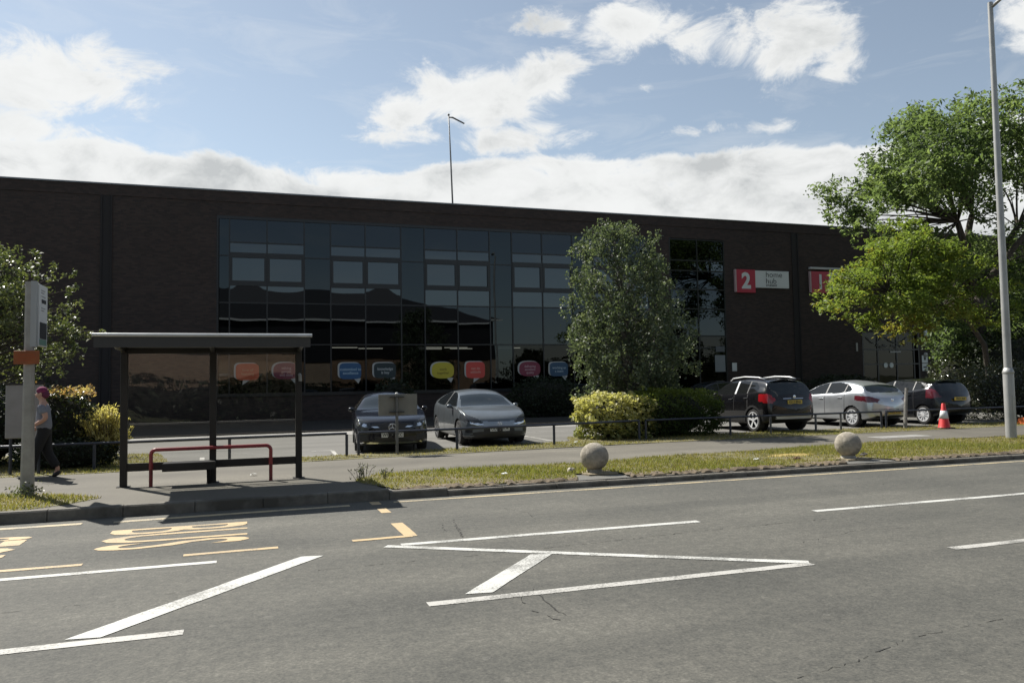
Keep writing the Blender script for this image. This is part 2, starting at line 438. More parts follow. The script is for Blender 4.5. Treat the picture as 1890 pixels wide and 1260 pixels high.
    # dark wheel housings and floor pan close the body off from below
    for axx in S['ax']:
        for sgn in (1, -1):
            hs = MB()
            wx = float(spl(S['w'], np.array([axx]))[0]); n = 14; r = S['wr_']+.055
            for k in range(n):
                a0, a1 = math.pi*k/n-.15, math.pi*(k+1)/n+.02
                y0, y1 = sgn*(wx-.02), sgn*(wx-.32)
                hs.add([(axx+r*math.cos(a0), y0, r+r*math.sin(a0)-.05),(axx+r*math.cos(a1), y0, r+r*math.sin(a1)-.05),(axx+r*math.cos(a1), y1, r+r*math.sin(a1)-.05),(axx+r*math.cos(a0), y1, r+r*math.sin(a0)-.05)], [(0,1,2,3)])
            hs.add([(axx+r*1.05*math.cos(2*math.pi*k/16), sgn*(wx-.32), r+r*1.05*math.sin(2*math.pi*k/16)) for k in range(16)], [tuple(range(16))])
            hs.build('wheel_housing', M_seam, car, True)
    # door mirrors
    mx, mz = S['mirror']
    wm = float(spl(S['w'], np.array([mx]))[0])
    for sgn in (1, -1):
        m = MB(); m.ell((mx, sgn*(wm+.045), mz+.015), (.06,.08,.058), 14, 10); m.build('door_mirror', S.get('mirror_mat', body_mat), car, True, True)
        bpy.context.view_layer.objects  # (no ops)
        last = car.children[-1]
        MB().tube([(mx+.01, sgn*(wm-.06), mz-.03),(mx, sgn*(wm+.06), mz)], .022, 8).build('mirror_arm', M_plastic, last, True, True)
    for hx, hz in S.get('handles', []):
        for sgn in (1, -1):
            wm = float(spl(S['w'], np.array([hx]))[0])
            MB().box(hx-.09, hx+.09, sgn*(wm-.035)-.012, sgn*(wm-.035)+.030*sgn+.012, hz-.014, hz+.014).build('door_handle', S.get('handle_mat', body_mat), car, True, bevel=.008)
    return car, body
def plate(car, x, z, front, body, m, tilt=0.):
    s = 1 if front else -1
    p = MB().box(min(x, x+s*.012), max(x, x+s*.012), -.26, .26, z-.057, z+.057).build('number_plate', m, car, True)
    mt = Matrix(((0,0,1),(1,0,0),(0,1,0))) if front else Matrix(((0,0,-1),(-1,0,0),(0,1,0)))
    text('lettering', body, .105, M_ink, p, (x+s*.014, 0, z), mt, bold=.002, sx=.92, ext=.001, local=True)
    return p

def side_glass(poly, x, z, v): return 5.15 < v < 7.05 and inpoly(x, z, poly)

# --- grey liftback -------------------------------------------------
def spec_liftback():
    S = dict(L=4.47, wr_=.325, ax=(1.36,-1.34), wroof=.56, spokes=5, mirror=(.66,.98), wincuts=(-.28,), handles=[(-.10,.86),(-1.0,.89)], bow=(.16,.10))
    S['top'] = [(2.235,.60),(2.17,.69),(1.95,.80),(1.5,.92),(1.08,1.0),(.35,1.34),(.05,1.425),(-.4,1.455),(-1.0,1.40),(-1.7,1.19),(-2.1,1.06),(-2.235,.97)]
    S['belt'] = [(2.235,.52),(2.1,.62),(1.8,.74),(1.08,.93),(0,.96),(-1.2,1.0),(-1.9,.98),(-2.235,.86)]
    S['w'] = [(2.235,.76),(2.12,.83),(1.8,.885),(1.2,.91),(-1.2,.91),(-1.8,.87),(-2.1,.80),(-2.235,.72)]
    S['low'] = [(2.235,.20),(2.0,.165),(1.5,.17),(-1.5,.20),(-2.1,.27),(-2.235,.36)]
    win = [(.98,.99),(.90,1.06),(.38,1.30),(.0,1.385),(-.45,1.40),(-1.0,1.33),(-1.45,1.16),(-1.5,1.07),(-.9,1.02),(.4,.995)]
    def cls(x, ay, z, v, y):
        if v > 7.1 and .40 < x < 1.04 and ay < .70-.12*(z-1.0)/.35: return 'windscreen'
        if 5.15 < v < 7.05 and inpoly(x, z, win):
            if abs(x+.28) < .035: return 'cladding'
            return 'side_window'
        if v > 7.1 and -1.95 < x < -1.15 and ay < .55: return 'rear_window'
        if x > 1.5:
            if inpoly(ay, z, [(.40,.545),(.45,.61),(.58,.72),(.78,.80),(.91,.83),(.93,.70),(.82,.59),(.62,.53)]) and x < 2.3: 
                return 'headlight_chrome' if inpoly(ay, z, [(.40,.545),(.47,.575),(.66,.585),(.82,.64),(.82,.59),(.62,.53)]) else 'headlight'
            if x > 2.0 and inpoly(ay, z, [(0,.22),(.62,.22),(.72,.28),(.64,.35),(.42,.375),(.36,.49),(0,.49)]): return 'bumper'
            if x > 1.9 and inpoly(ay, z, [(.66,.32),(.84,.34),(.87,.47),(.70,.44)]): return 'bumper'
            if x > 2.1 and ay < .45 and .505 < z < .625: return 'grille'
            if x > 2.1 and ay < .47 and .497 < z <= .505: return 'chrome_trim'
        if z < .235: return 'cladding'
        if v < 5.1 and x < 1.1 and x > -1.5 and z > .33:
            for xd in (.95, -.25, -1.02):
                if abs(x-xd) < .012: return 'seam'
        if 7.0 < v < 7.1 and 1.06 < x < 1.9: return 'seam'
        return 'body'
    S['cls'] = cls
    return S
# --- black saloon ---------------------------------------------------
def spec_saloon():
    S = dict(L=4.6, wr_=.325, ax=(1.50,-1.28), wroof=.55, spokes=5, mirror=(.62,.98), wincuts=(-.25,), handles=[(-.15,.84),(-1.0,.86)], bow=(.14,.10))
    S['top'] = [(2.3,.66),(2.24,.74),(2.0,.83),(1.4,.94),(.98,1.0),(.15,1.35),(-.2,1.425),(-.8,1.40),(-1.6,1.12),(-2.15,1.04),(-2.3,.95)]
    S['belt'] = [(2.3,.58),(2.1,.70),(1.8,.80),(.98,.93),(0,.95),(-1.2,.98),(-1.9,.97),(-2.3,.86)]
    S['w'] = [(2.3,.78),(2.15,.85),(1.8,.885),(1.2,.90),(-1.2,.90),(-1.8,.86),(-2.15,.80),(-2.3,.72)]
    S['low'] = [(2.3,.19),(2.0,.16),(1.5,.17),(-1.5,.2),(-2.1,.27),(-2.3,.36)]
    win = [(.88,.99),(.80,1.05),(.2,1.30),(-.2,1.375),(-.75,1.345),(-1.35,1.10),(-1.35,1.03),(.4,.99)]
    def cls(x, ay, z, v, y):
        if v > 7.1 and .20 < x < .94 and ay < .68-.12*(z-1.0)/.35: return 'windscreen'
        if side_glass(win, x, z, v): return 'cladding' if abs(x+.25) < .03 else 'side_window'
        if v > 7.1 and -1.5 < x < -.95 and ay < .52: return 'rear_window'
        if x > 1.6:
            if inpoly(ay, z, [(.50,.56),(.54,.70),(.72,.80),(.89,.82),(.94,.70),(.88,.58),(.72,.54)]):
                return 'headlight_chrome' if (math.hypot(ay-.66,z-.655) < .045 or math.hypot(ay-.80,z-.69) < .05) else 'headlight'
            if x > 1.9 and inpoly(ay, z, [(0,.455),(.40,.455),(.47,.66),(.44,.70),(0,.715)]):
                return 'chrome_trim' if abs(z-.60) < .014 and ay > .1 else 'grille'
            if x > 1.9 and inpoly(ay, z, [(.50,.27),(.82,.30),(.84,.45),(.60,.43)]): return 'bumper'
            if x > 1.9 and inpoly(ay, z, [(0,.25),(.46,.25),(.50,.36),(0,.36)]): return 'bumper'
            if x > 1.9 and .225 < z < .243 and ay < .8: return 'chrome_trim'
        if z < .22: return 'cladding'
        if v < 5.1 and -1.5 < x < 1.1 and z > .33:
            for xd in (.92, -.28, -1.0):
                if abs(x-xd) < .012: return 'seam'
        return 'body'
    S['cls'] = cls
    return S
# --- black compact SUV ----------------------------------------------
def spec_suv():
    S = dict(L=4.28, wr_=.345, ax=(1.30,-1.26), wroof=.60, spokes=5, mirror=(.62,1.10), wincuts=(-.32,-.96), handles=[(-.12,.98),(-.92,1.02)], clad=True, mirror_mat=M_plastic, handle_mat=M_chrome, bow=(.12,.09))
    S['top'] = [(2.14,.80),(2.06,.92),(1.85,1.0),(1.3,1.09),(.98,1.13),(.35,1.50),(.05,1.59),(-.6,1.64),(-1.4,1.60),(-1.72,1.54),(-1.90,1.30),(-2.02,1.10),(-2.10,.98),(-2.14,.86)]
    S['belt'] = [(2.14,.68),(2.0,.80),(1.6,.93),(.98,1.05),(0,1.08),(-1.0,1.12),(-1.7,1.18),(-2.0,1.06),(-2.14,.80)]
    S['w'] = [(2.14,.72),(2.0,.82),(1.7,.87),(1.2,.89),(-1.2,.89),(-1.75,.875),(-2.0,.83),(-2.14,.75)]
    S['low'] = [(2.14,.32),(1.9,.25),(1.5,.22),(-1.5,.24),(-1.95,.32),(-2.14,.40)]
    win = [(.90,1.11),(.80,1.18),(.33,1.44),(.02,1.52),(-.6,1.55),(-1.25,1.50),(-1.50,1.32),(-1.46,1.24),(-.96,1.17),(.3,1.12)]
    def cls(x, ay, z, v, y):
        if v > 7.1 and .40 < x < .95 and ay < .70-.10*(z-1.1)/.4: return 'windscreen'
        if side_glass(win, x, z, v): 
            if abs(x+.32) < .04 or abs(x+.96) < .03: return 'silver_trim' if abs(x+.32) < .04 else 'cladding'
            return 'side_window'
        if -1.99 < x < -1.735 and ay < .665 and v > 6.6: return 'rear_window'
        if x < -1.55:
            if inpoly(ay, z, [(.58,.98),(.66,1.10),(.80,1.155),(.90,1.13),(.92,1.02),(.86,.88),(.74,.86),(.66,.92)]): return 'tail_light'
            if z < .50 and x < -1.85 and ay < .62 and z > .40: return 'silver_trim'
            if z < .52: return 'cladding'
            if x < -1.95 and abs(z-1.01) < .013 and ay < .34: return 'chrome_trim'
        if z < .36: return 'cladding'
        if v < 5.1 and -1.2 < x < 1.0 and z > .36:
            for xd in (.88, -.30, -1.0):
                if abs(x-xd) < .012: return 'seam'
        return 'body'
    S['cls'] = cls
    return S
# --- silver hatchback -------------------------------------------------
def spec_hatch():
    S = dict(L=4.42, wr_=.325, ax=(1.32,-1.36), wroof=.57, spokes=10, mirror=(.66,1.0), wincuts=(-.18,-1.02), handles=[(.0,.90),(-.86,.94)], tail=M_taildark, bow=(.14,.12))
    S['top'] = [(2.21,.66),(2.12,.78),(1.85,.90),(1.4,.98),(1.08,1.03),(.3,1.40),(-.05,1.48),(-.6,1.51),(-1.2,1.46),(-1.62,1.37),(-1.95,1.10),(-2.06,1.02),(-2.16,.92),(-2.21,.82)]
    S['belt'] = [(2.21,.56),(2.0,.72),(1.7,.82),(1.08,.94),(0,.99),(-1.0,1.05),(-1.6,1.10),(-1.95,1.02),(-2.21,.76)]
    S['w'] = [(2.21,.70),(2.1,.80),(1.8,.87),(1.2,.90),(-1.3,.905),(-1.75,.875),(-2.05,.81),(-2.21,.72)]
    S['low'] = [(2.21,.26),(1.9,.20),(1.5,.18),(-1.5,.20),(-2.0,.27),(-2.21,.34)]
    win = [(.95,1.01),(.85,1.07),(.28,1.34),(-.05,1.42),(-.6,1.44),(-1.05,1.38),(-1.32,1.22),(-1.30,1.14),(-.9,1.09),(.3,1.03)]
    def cls(x, ay, z, v, y):
        if v > 7.1 and .36 < x < 1.04 and ay < .70-.11*(z-1.0)/.4: return 'windscreen'
        if side_glass(win, x, z, v): return 'cladding' if abs(x+.18) < .03 or abs(x+1.02) < .02 else 'side_window'
        if -1.955 < x < -1.655 and inpoly(ay, z, [(0,1.10),(.56,1.105),(.70,1.18),(.60,1.38),(0,1.40)]) and v > 6.3: return 'rear_window'
        if x < -1.5 and inpoly(ay, z, [(.44,.885),(.54,.79),(.80,.79),(.95,.90),(.95,1.01),(.74,.985)]): return 'tail_light'
        if x < -1.95 and .30 < z < .36 and ay < .62: return 'bumper'
        if x < -2.05 and abs(z-.57) < .008: return 'seam'
        if z < .225: return 'cladding'
        if v < 5.1 and -1.6 < x < 1.1 and z > .34:
            for xd in (.95, -.16, -1.06):
                if abs(x-xd) < .012: return 'seam'
        return 'body'
    S['cls'] = cls
    return S
# --- dark small hatchback ------------------------------------------------
def spec_small():
    S = dict(L=4.10, wr_=.31, ax=(1.24,-1.32), wroof=.56, spokes=10, mirror=(.78,1.0), wincuts=(.0,-.9), handles=[(.1,.92),(-.75,.97)], tail=M_taildark, bow=(.14,.12))
    S['top'] = [(2.05,.70),(1.97,.82),(1.7,.94),(1.3,1.02),(1.12,1.06),(.4,1.43),(.0,1.51),(-.6,1.53),(-1.2,1.48),(-1.60,1.42),(-1.82,1.18),(-1.92,1.04),(-2.0,.92),(-2.05,.80)]
    S['belt'] = [(2.05,.60),(1.8,.76),(1.5,.86),(1.1,.96),(0,1.01),(-1.0,1.08),(-1.5,1.14),(-1.82,1.05),(-2.05,.74)]
    S['w'] = [(2.05,.66),(1.9,.76),(1.6,.82),(1.2,.845),(-1.3,.85),(-1.65,.83),(-1.9,.78),(-2.05,.70)]
    S['low'] = [(2.05,.26),(1.8,.2),(1.4,.18),(-1.4,.2),(-1.85,.28),(-2.05,.35)]
    win = [(1.05,1.05),(.95,1.11),(.38,1.37),(.0,1.45),(-.6,1.46),(-1.1,1.39),(-1.38,1.22),(-1.30,1.16),(-.8,1.11),(.3,1.06)]
    def cls(x, ay, z, v, y):
        if v > 7.1 and .46 < x < 1.08 and ay < .66-.10*(z-1.0)/.4: return 'windscreen'
        if side_glass(win, x, z, v): return 'cladding' if abs(x) < .03 or abs(x+.9) < .02 else 'side_window'
        if -1.86 < x < -1.62 and ay < .58 and v > 6.6: return 'rear_window'
        if x < -1.45 and inpoly(ay, z, [(.64,.90),(.70,1.06),(.76,1.20),(.86,1.16),(.88,.98),(.84,.86)]): return 'tail_light'
        if z < .225: return 'cladding'
        if x < -1.9 and abs(z-.55) < .008: return 'seam'
        if v < 5.1 and -1.5 < x < 1.1 and z > .34:
            for xd in (1.05, .02, -.95):
                if abs(x-xd) < .012: return 'seam'
        return 'body'
    S['cls'] = cls
    return S

ZP = .12
GR_CARS = 'cars parked nose or tail to the low railing'
P_grey = paint('grey_metallic_paint', (.120,.135,.145), .4, .3)
P_black = paint('black_paint', (.005,.005,.006), .0, .25)
P_navy = paint('blue_black_paint', (.004,.005,.010), .05, .2)
P_silver = paint('silver_paint', (.50,.52,.54), .75, .3)
P_char = paint('charcoal_paint', (.011,.012,.015), .2, .2)
P_panel = mat('smooth_grille_panel', (.26,.30,.36), .3, .0, coat=.6)

S = spec_liftback(); S['grille'] = P_panel
car, b_ = make_car('liftback_car', 'grey liftback car parked facing the road beside the black saloon', 'car', (6.32, 21.75, ZP), R_(-91), S, P_grey, GR_CARS)
plate(car, 2.262, .43, True, 'OD20 UOR', M_platew)
bd = MB(); bd.tube([(2.275+0*a, .055*math.cos(a), .575+.033*math.sin(a)) for a in np.linspace(0, 2*math.pi, 17)], .006, 6)
bd.tube([(2.278, -.025, .555),(2.278, -.018, .595)], .005, 6); bd.tube([(2.278, .018, .555),(2.278, .025, .595)], .005, 6); bd.tube([(2.278, -.02, .573),(2.278, .02, .577)], .005, 6)
bd.build('badge', M_chrome, car, True, True)

car, b_ = make_car('saloon_car', 'glossy black saloon car facing the road behind the blank sign plate', 'car', (3.62, 21.1, ZP), R_(-96.5), spec_saloon(), P_navy, GR_CARS)
plate(car, 2.325, .42, True, 'WF21 OZC', M_platew)
bd = MB(); bd.tube([(2.325, .085*math.cos(a), .60+.085*math.sin(a)) for a in np.linspace(0, 2*math.pi, 25)], .008, 6)
for k in range(3):
    a = math.pi/2+k*2*math.pi/3; bd.tube([(2.327,0,.60),(2.327,.083*math.cos(a),.60+.083*math.sin(a))], [.014,.004], 6)
bd.build('badge', M_chrome, car, True, True)

car, b_ = make_car('suv_car', 'black compact SUV with silver roof rails parked tail to the road', 'car', (15.62, 21.75, ZP), R_(90), spec_suv(), P_black, GR_CARS)
p_ = plate(car, -2.130, .90, False, 'KS13 BNA', M_platey)
for sgn in (1, -1):
    MB().tube([(.25, sgn*.57, 1.545),(.1, sgn*.575, 1.625),(-.5, sgn*.585, 1.672),(-1.2, sgn*.58, 1.648),(-1.5, sgn*.57, 1.585)], .022, 8).build('roof_rail', M_rim, car, True, True)
MB().box(-1.80,-1.60,-.50,.50,1.575,1.60).build('roof_spoiler', P_black, car, True, bevel=.01)
MB().ell((-2.115,0,1.06),(.012,.05,.05)).build('badge', M_chrome, car, True, True)

car, b_ = make_car('hatchback_car', 'silver hatchback parked tail to the road right of the black SUV', 'car', (19.62, 22.2, ZP), R_(92), spec_hatch(), P_silver, GR_CARS)
plate(car, -2.275, .47, False, 'FN12 XTC', M_platey)
MB().ell((-2.20,0,.85),(.012,.05,.05)).build('badge', M_chrome, car, True, True)
MB().tube([(-1.45,0,1.42),(-1.62,0,1.50)], [.008,.004], 6).build('aerial', M_plastic, car, True)

small, b_ = make_car('small_hatchback_car', 'dark charcoal hatchback with pale spoked wheels parked behind the traffic cone', 'car', (22.5, 22.1, ZP), R_(92), spec_small(), P_char, GR_CARS)
plate(small, -2.085, .84, False, 'VN15 KLF', M_platey)
MB().box(-1.70,-1.52,-.48,.48,1.44,1.465).build('roof_spoiler', P_char, small, True, bevel=.01)
far = copy_tree(small); far.location = (20.2, 31.2, ZP); far.rotation_euler = (0, 0, R_(178))
tag(far, 'dark car standing in the deep shade before the entrance behind the clipped hedge', 'car', 'cars in the shade by the building'); del far['group']

# ------------------------------------------------------------------ ground, road, kerb, pavement
def asphalt(name, c0, c1, fine=90., patch=.35, speck=.5, rough=.85):
    m, nt, out = _nt(name); p = nd(nt, 'ShaderNodeBsdfPrincipled'); L(nt, p.outputs[0], out.inputs[0])
    p.inputs['Roughness'].default_value = rough; p.inputs['Specular IOR Level'].default_value = .35
    tc = nd(nt, 'ShaderNodeTexCoord'); O = tc.outputs['Object']
    big = noise(nt, O, patch, 5, .6); mp = nd(nt, 'ShaderNodeMapping'); mp.inputs['Scale'].default_value = (.07, .9, 1); L(nt, O, mp.inputs[0])
    track = noise(nt, mp.outputs[0], 1., 3, .5); f1 = noise(nt, O, fine, 3, .7); f2 = noise(nt, O, fine*.28, 4, .65)
    v = nd(nt, 'ShaderNodeTexVoronoi'); v.inputs['Scale'].default_value = fine*.55; L(nt, O, v.inputs['Vector'])
    s = mth(nt, 'ADD', mth(nt, 'MULTIPLY', big.outputs[0], .8), mth(nt, 'MULTIPLY', track.outputs[0], 1.1))
    s = mth(nt, 'ADD', s, mth(nt, 'MULTIPLY', mth(nt, 'SUBTRACT', f1.outputs[0], .5), speck*1.7))
    s = mth(nt, 'ADD', s, mth(nt, 'MULTIPLY', mth(nt, 'SUBTRACT', f2.outputs[0], .5), speck*1.1))
    r = ramp(nt, mth(nt, 'SUBTRACT', s, .45), [(.0, tuple(c*.62 for c in c0)), (.3, c0), (.68, c1), (1., tuple(c*1.5 for c in c1))])
    st = noise(nt, O, 1.7, 4, .7); sf = ramp(nt, st.outputs[0], [(.62, (0,0,0)), (.74, (1,1,1))])
    col = mix(nt, mth(nt, 'MULTIPLY', sf.outputs[0], .32), r.outputs[0], tuple(c*.55 for c in c0))
    pick = ramp(nt, v.outputs['Color'], [(.93, (0,0,0)), (.95, (1,1,1))])
    col = mix(nt, mth(nt, 'MULTIPLY', pick.outputs[0], .13), col, (.26,.25,.22))
    L(nt, col, p.inputs['Base Color']); L(nt, bump(nt, f1.outputs[0], .5, .006), p.inputs['Normal'])
    return m
M_road = asphalt('road_asphalt', (.060,.060,.053), (.093,.090,.077), 42., .6, .95)
M_pave = asphalt('pavement_tarmac', (.090,.083,.068), (.122,.113,.092), 60., .8, .5)
M_park = asphalt('car_park_tarmac', (.105,.103,.094), (.142,.138,.126), 55., .4, .45)
M_path = mat('pale_concrete_path', (.24,.235,.22), .85, var=(2.5,.2), bmp=(30,.2), grime=(.8,.55,(.16,.15,.14)))
M_shadesoil = mat('shade_dark_soil', (.022,.019,.015), .95, var=(6,.5), bmp=(20,.8))  # bed soil, darkened to carry the building's shade in its colour
M_brown = mat('dry_soil', (.13,.10,.065), .95, var=(9,.45), bmp=(40,.7))
M_earth = mat('grass_earth', (.115,.105,.045), .95, var=(1.3,.35), bmp=(35,.7), grime=(2.5,.56,(.16,.125,.07)))
M_far = mat('far_ground', (.06,.07,.03), .95, var=(.2,.3))
M_kerb = mat('kerb_concrete', (.135,.125,.105), .9, var=(5,.3), bmp=(50,.3), grime=(1.3,.48,(.075,.068,.055)))
struct(MB().box(-900,900,-900,900,-1.2,-.06).build('ground', M_far))
road = struct(MB().box(-160,160,-6.2,12.0,-.5,0.).build('road', M_road))
struct(MB().box(-160,160,12.14,62,-.5,.10).build('car_park', M_park))
struct(MB().sheet([(-60,12.14),(2.1,12.14),(1.95,13.5),(2.3,14.4),(3.4,14.55),(6.7,14.5),(8.5,15.0),(14.7,15.6),(60,15.4),(60,18.6),(20,18.4),(10.4,18.2),(4,17.75),(-2.6,17.15),(-60,17.0)], .116).build('pavement', M_pave))
# kerbs: separate stones, joints left open
kb = MB(); x = -40.
while x < 60:
    h = .155 if x < 1.6 else (.12 if x < 2.5 else .085)
    h += random.uniform(-.004,.004); y0 = 12.0+random.uniform(-.006,.006)
    kb.prism([(y0,-.05),(y0+.012,h-.02),(y0+.03,h),(12.15,h),(12.15,-.05)], x+.005, x+.91, 'yz'); x += .915
struct(kb.build('kerb', M_kerb))
kb = MB(); kb.box(-60,60,-6.4,-6.2,-.05,.11); struct(kb.build('far_kerb', M_kerb))
struct(MB().box(-160,160,-10,-6.4,-.3,.10).build('far_pavement', M_pave))
# verge, dry strips
def jag(poly, amp=.05, step=.3):
    out = []
    for (a, b) in zip(poly, poly[1:]+poly[:1]):
        n = max(1, int(math.hypot(b[0]-a[0], b[1]-a[1])/step))
        for k in range(n):
            t = k/n; out.append((a[0]+(b[0]-a[0])*t+random.uniform(-amp,amp), a[1]+(b[1]-a[1])*t+random.uniform(-amp,amp)))
    return out
V_MAIN = [(2.25,12.24),(2.0,12.9),(1.75,13.6),(2.3,14.5),(3.4,14.55),(6.7,14.5),(8.5,15.0),(11,15.05),(14.7,15.6),(19,15.35),(34,15.4),(34,12.26),(12.1,12.24),(11.9,12.75),(11.0,12.75),(10.8,12.22),(6.35,12.24),(6.2,12.85),(5.5,12.85),(5.3,12.24)]
V_LEFT = [(-9,12.3),(-2.9,12.35),(-2.35,12.75),(-2.0,13.3),(-2.6,13.9),(-3.4,14.3),(-9,14.5)]
V_BACK = [(-9,17.0),(-2.6,17.15),(.5,17.45),(4,17.78),(7.2,18.1),(10.4,18.25),(15,18.2),(20,18.35),(34,18.6),(34,20.0),(19,20.0),(13.6,20.3),(13.2,21.2),(8.9,21.3),(8.4,19.8),(2.6,18.75),(-1.5,18.5),(-2.0,21.5),(-9,24)]
for pg in (V_MAIN, V_LEFT, V_BACK):
    struct(MB().sheet(jag(pg, .04), .122).build('grass_verge', M_earth))
# soil shoulder between kerb and grass
so_ = MB()
xx = 2.3; prev = None
while xx < 34:
    w_ = .06+random.uniform(0,.16)*(.6+.4*math.sin(xx*2.1)); hh = .105+random.uniform(0,.05)
    cur = [(xx,12.13,.085),(xx,12.16,hh-.02),(xx,12.17+w_*.7,hh+.012),(xx,12.18+w_*2.2,.125)]
    if prev and not (5.35 < xx < 6.3 or 10.85 < xx < 12.05): so_.add(prev+cur, [(0,1,5,4),(1,2,6,5),(2,3,7,6)])
    prev = cur; xx += random.uniform(.03,.11)
struct(so_.build('soil_edge', M_brown))
struct(MB().sheet([(-30,26.6),(46,26.6),(46,28.5),(-30,28.5)], .106).build('path', M_path))
bed = MB(); bed.box(-30,46,28.5,28.62,.0,.15); struct(bed.build('shade_bed_kerb', M_shadesoil))  # near-black kerb, placed along the edge of the building's shadow
struct(MB().box(-30,46,28.62,36.45,0,.165).build('shade_planting_bed', M_shadesoil))  # bed surface kept near black as painted shade below the facade

# ------------------------------------------------------------------ road markings (parts of the road)
def paintmat(name, col, wear, lo):
    m, nt, out = _nt(name); p = nd(nt, 'ShaderNodeBsdfPrincipled'); L(nt, p.outputs[0], out.inputs[0]); p.inputs['Roughness'].default_value = .7
    tc = nd(nt, 'ShaderNodeTexCoord'); n1 = noise(nt, tc.outputs['Object'], 45, 5, .75); n2 = noise(nt, tc.outputs['Object'], 1.6, 4, .6)
    s = mth(nt, 'ADD', n1.outputs[0], mth(nt, 'MULTIPLY', mth(nt, 'SUBTRACT', n2.outputs[0], .5), .9))
    f = ramp(nt, s, [(wear-.05, (1,1,1)), (wear+.09, (0,0,0))])
    g = noise(nt, tc.outputs['Object'], 6, 4, .6)
    c = ramp(nt, g.outputs[0], [(.25, tuple(v*.86 for v in col)), (.75, col)])
    L(nt, mix(nt, mth(nt, 'MULTIPLY', f.outputs[0], lo), c.outputs[0], (.14,.138,.125)), p.inputs['Base Color'])
    L(nt, bump(nt, n1.outputs[0], .3, .004), p.inputs['Normal'])
    return m
M_white = paintmat('white_line_paint', (.50,.50,.47), .425, .8)
M_whiteold = paintmat('worn_white_paint', (.42,.41,.38), .44, .85)
M_yellow = paintmat('yellow_line_paint', (.47,.345,.185), .38, .7)
M_yellowold = paintmat('pale_yellow_paint', (.44,.36,.22), .42, .85)
M_crack = mat('crack', (.02,.02,.018), .95)
def line(name, a, b, w_, m, z=.004, ends=None):
    a = Vector(a); b = Vector(b); t = (b-a).normalized(); n = Vector((-t.y, t.x)); k = max(2, int((b-a).length/.18))
    top = []; bot = []
    for i in range(k+1):
        p = a+(b-a)*(i/k)
        u = random.uniform(-.004,.004); v = random.uniform(-.004,.004)
        s0 = s1 = 0
        if ends and i in (0, k): s0, s1 = ends[0 if i == 0 else 1]
        top.append(p+n*(w_/2+u)+t*s1); bot.append(p-n*(w_/2+v)+t*s0)
    m_ = MB()
    vs = [(p.x,p.y,z) for p in bot]+[(p.x,p.y,z) for p in top]
    m_.add(vs, [(i,i+1,k+2+i,k+1+i) for i in range(k)])
    return m_.build(name, m, road)
for a, b in (((-40,8.52),(-.26,8.52)),):
    line('lane_line', (-8,8.52), (-.26,8.52), .11, M_white)
line('lane_line', (1.62,8.60), (5.30,8.53), .12, M_white)
line('lane_line', (7.06,8.56), (13.5,8.56), .12, M_white)
line('lane_line', (16.5,8.56), (23,8.56), .12, M_white)
line('lane_line', (-8,6.2), (-.41,6.19), .12, M_whiteold)
line('lane_line', (1.38,6.22), (5.05,6.19), .12, M_whiteold)
line('lane_line', (6.76,6.18), (13,6.18), .12, M_whiteold)
line('hatch_line', (1.45,8.585), (5.06,6.235), .12, M_white, .0055)
line('hatch_bar', (-1.075,6.30), (.665,8.40), .20, M_white, .005, ((.06,-.06),(.05,-.05)))
line('hatch_bar', (1.85,6.38), (2.86,7.56), .20, M_white, .005, ((.06,-.06),(.05,-.05)))
line('edge_line', (2.1,11.72), (60,11.74), .10, M_yellowold)
line('bay_end_line', (1.83,11.86), (1.83,11.58), .14, M_yellow)
line('bay_end_line', (1.83,11.22), (1.84,10.80), .13, M_yellow)
line('bay_end_line', (1.82,9.95), (1.82,9.03), .15, M_yellow)
line('bay_edge_line', (1.15,9.03), (1.83,9.05), .10, M_yellow, .005)
line('bay_edge_line', (-.60,8.98), (.35,9.0), .10, M_yellow)
line('bay_edge_line', (-8,8.97), (-1.53,8.92), .10, M_yellow)
line('bay_edge_line', (-8,11.60), (-2.0,11.60), .14, M_yellowold)
line('bay_edge_line', (-1.62,11.56), (1.45,11.66), .14, M_yellowold)
ROADTXT = Matrix(((0,1,0),(-1,0,0),(0,0,1)))
text('stop_lettering', 'BUS', .50, M_yellow, road, (-.84,10.22,.004), Matrix(((0,4.5,0),(-1,0,0),(0,0,1))), bold=.004, sx=1.62, ext=.0005)
text('stop_lettering', 'STOP', .50, M_yellow, road, (-3.28,10.22,.004), Matrix(((0,4.5,0),(-1,0,0),(0,0,1))), bold=.004, sx=1.2, ext=.0005)
def crack(pts, w_, amp, name='crack', gap=0.):
    m_ = MB(); P = []
    for a, b in zip(pts, pts[1:]):
        n = max(2, int(math.hypot(b[0]-a[0], b[1]-a[1])/.05))
        for k in range(n):
            t = k/n; P.append((a[0]+(b[0]-a[0])*t+random.gauss(0,amp), a[1]+(b[1]-a[1])*t+random.gauss(0,amp)))
    for p, q in zip(P, P[1:]):
        if random.random() < gap: continue
        dx, dy = q[0]-p[0], q[1]-p[1]; l = math.hypot(dx, dy) or 1; ww = w_*random.uniform(.25,1.2)
        nx_, ny_ = -dy/l*ww/2, dx/l*ww/2
        m_.add([(p[0]-nx_,p[1]-ny_,.003),(q[0]-nx_,q[1]-ny_,.003),(q[0]+nx_,q[1]+ny_,.003),(p[0]+nx_,p[1]+ny_,.003)], [(0,1,2,3)])
    return m_.build(name, M_crack, road)
crack([(2.55,9.9),(2.45,9.4),(2.38,8.9),(2.33,8.6)], .016, .012, gap=.25); crack([(2.42,9.95),(2.28,9.4),(2.25,9.0)], .012, .012, gap=.35)
crack([(2.32,6.35),(2.28,6.0),(2.26,5.7),(2.3,5.5)], .016, .010, gap=.15); crack([(2.18,6.3),(2.08,5.85),(2.15,5.55),(2.2,5.35)], .014, .010, gap=.2)
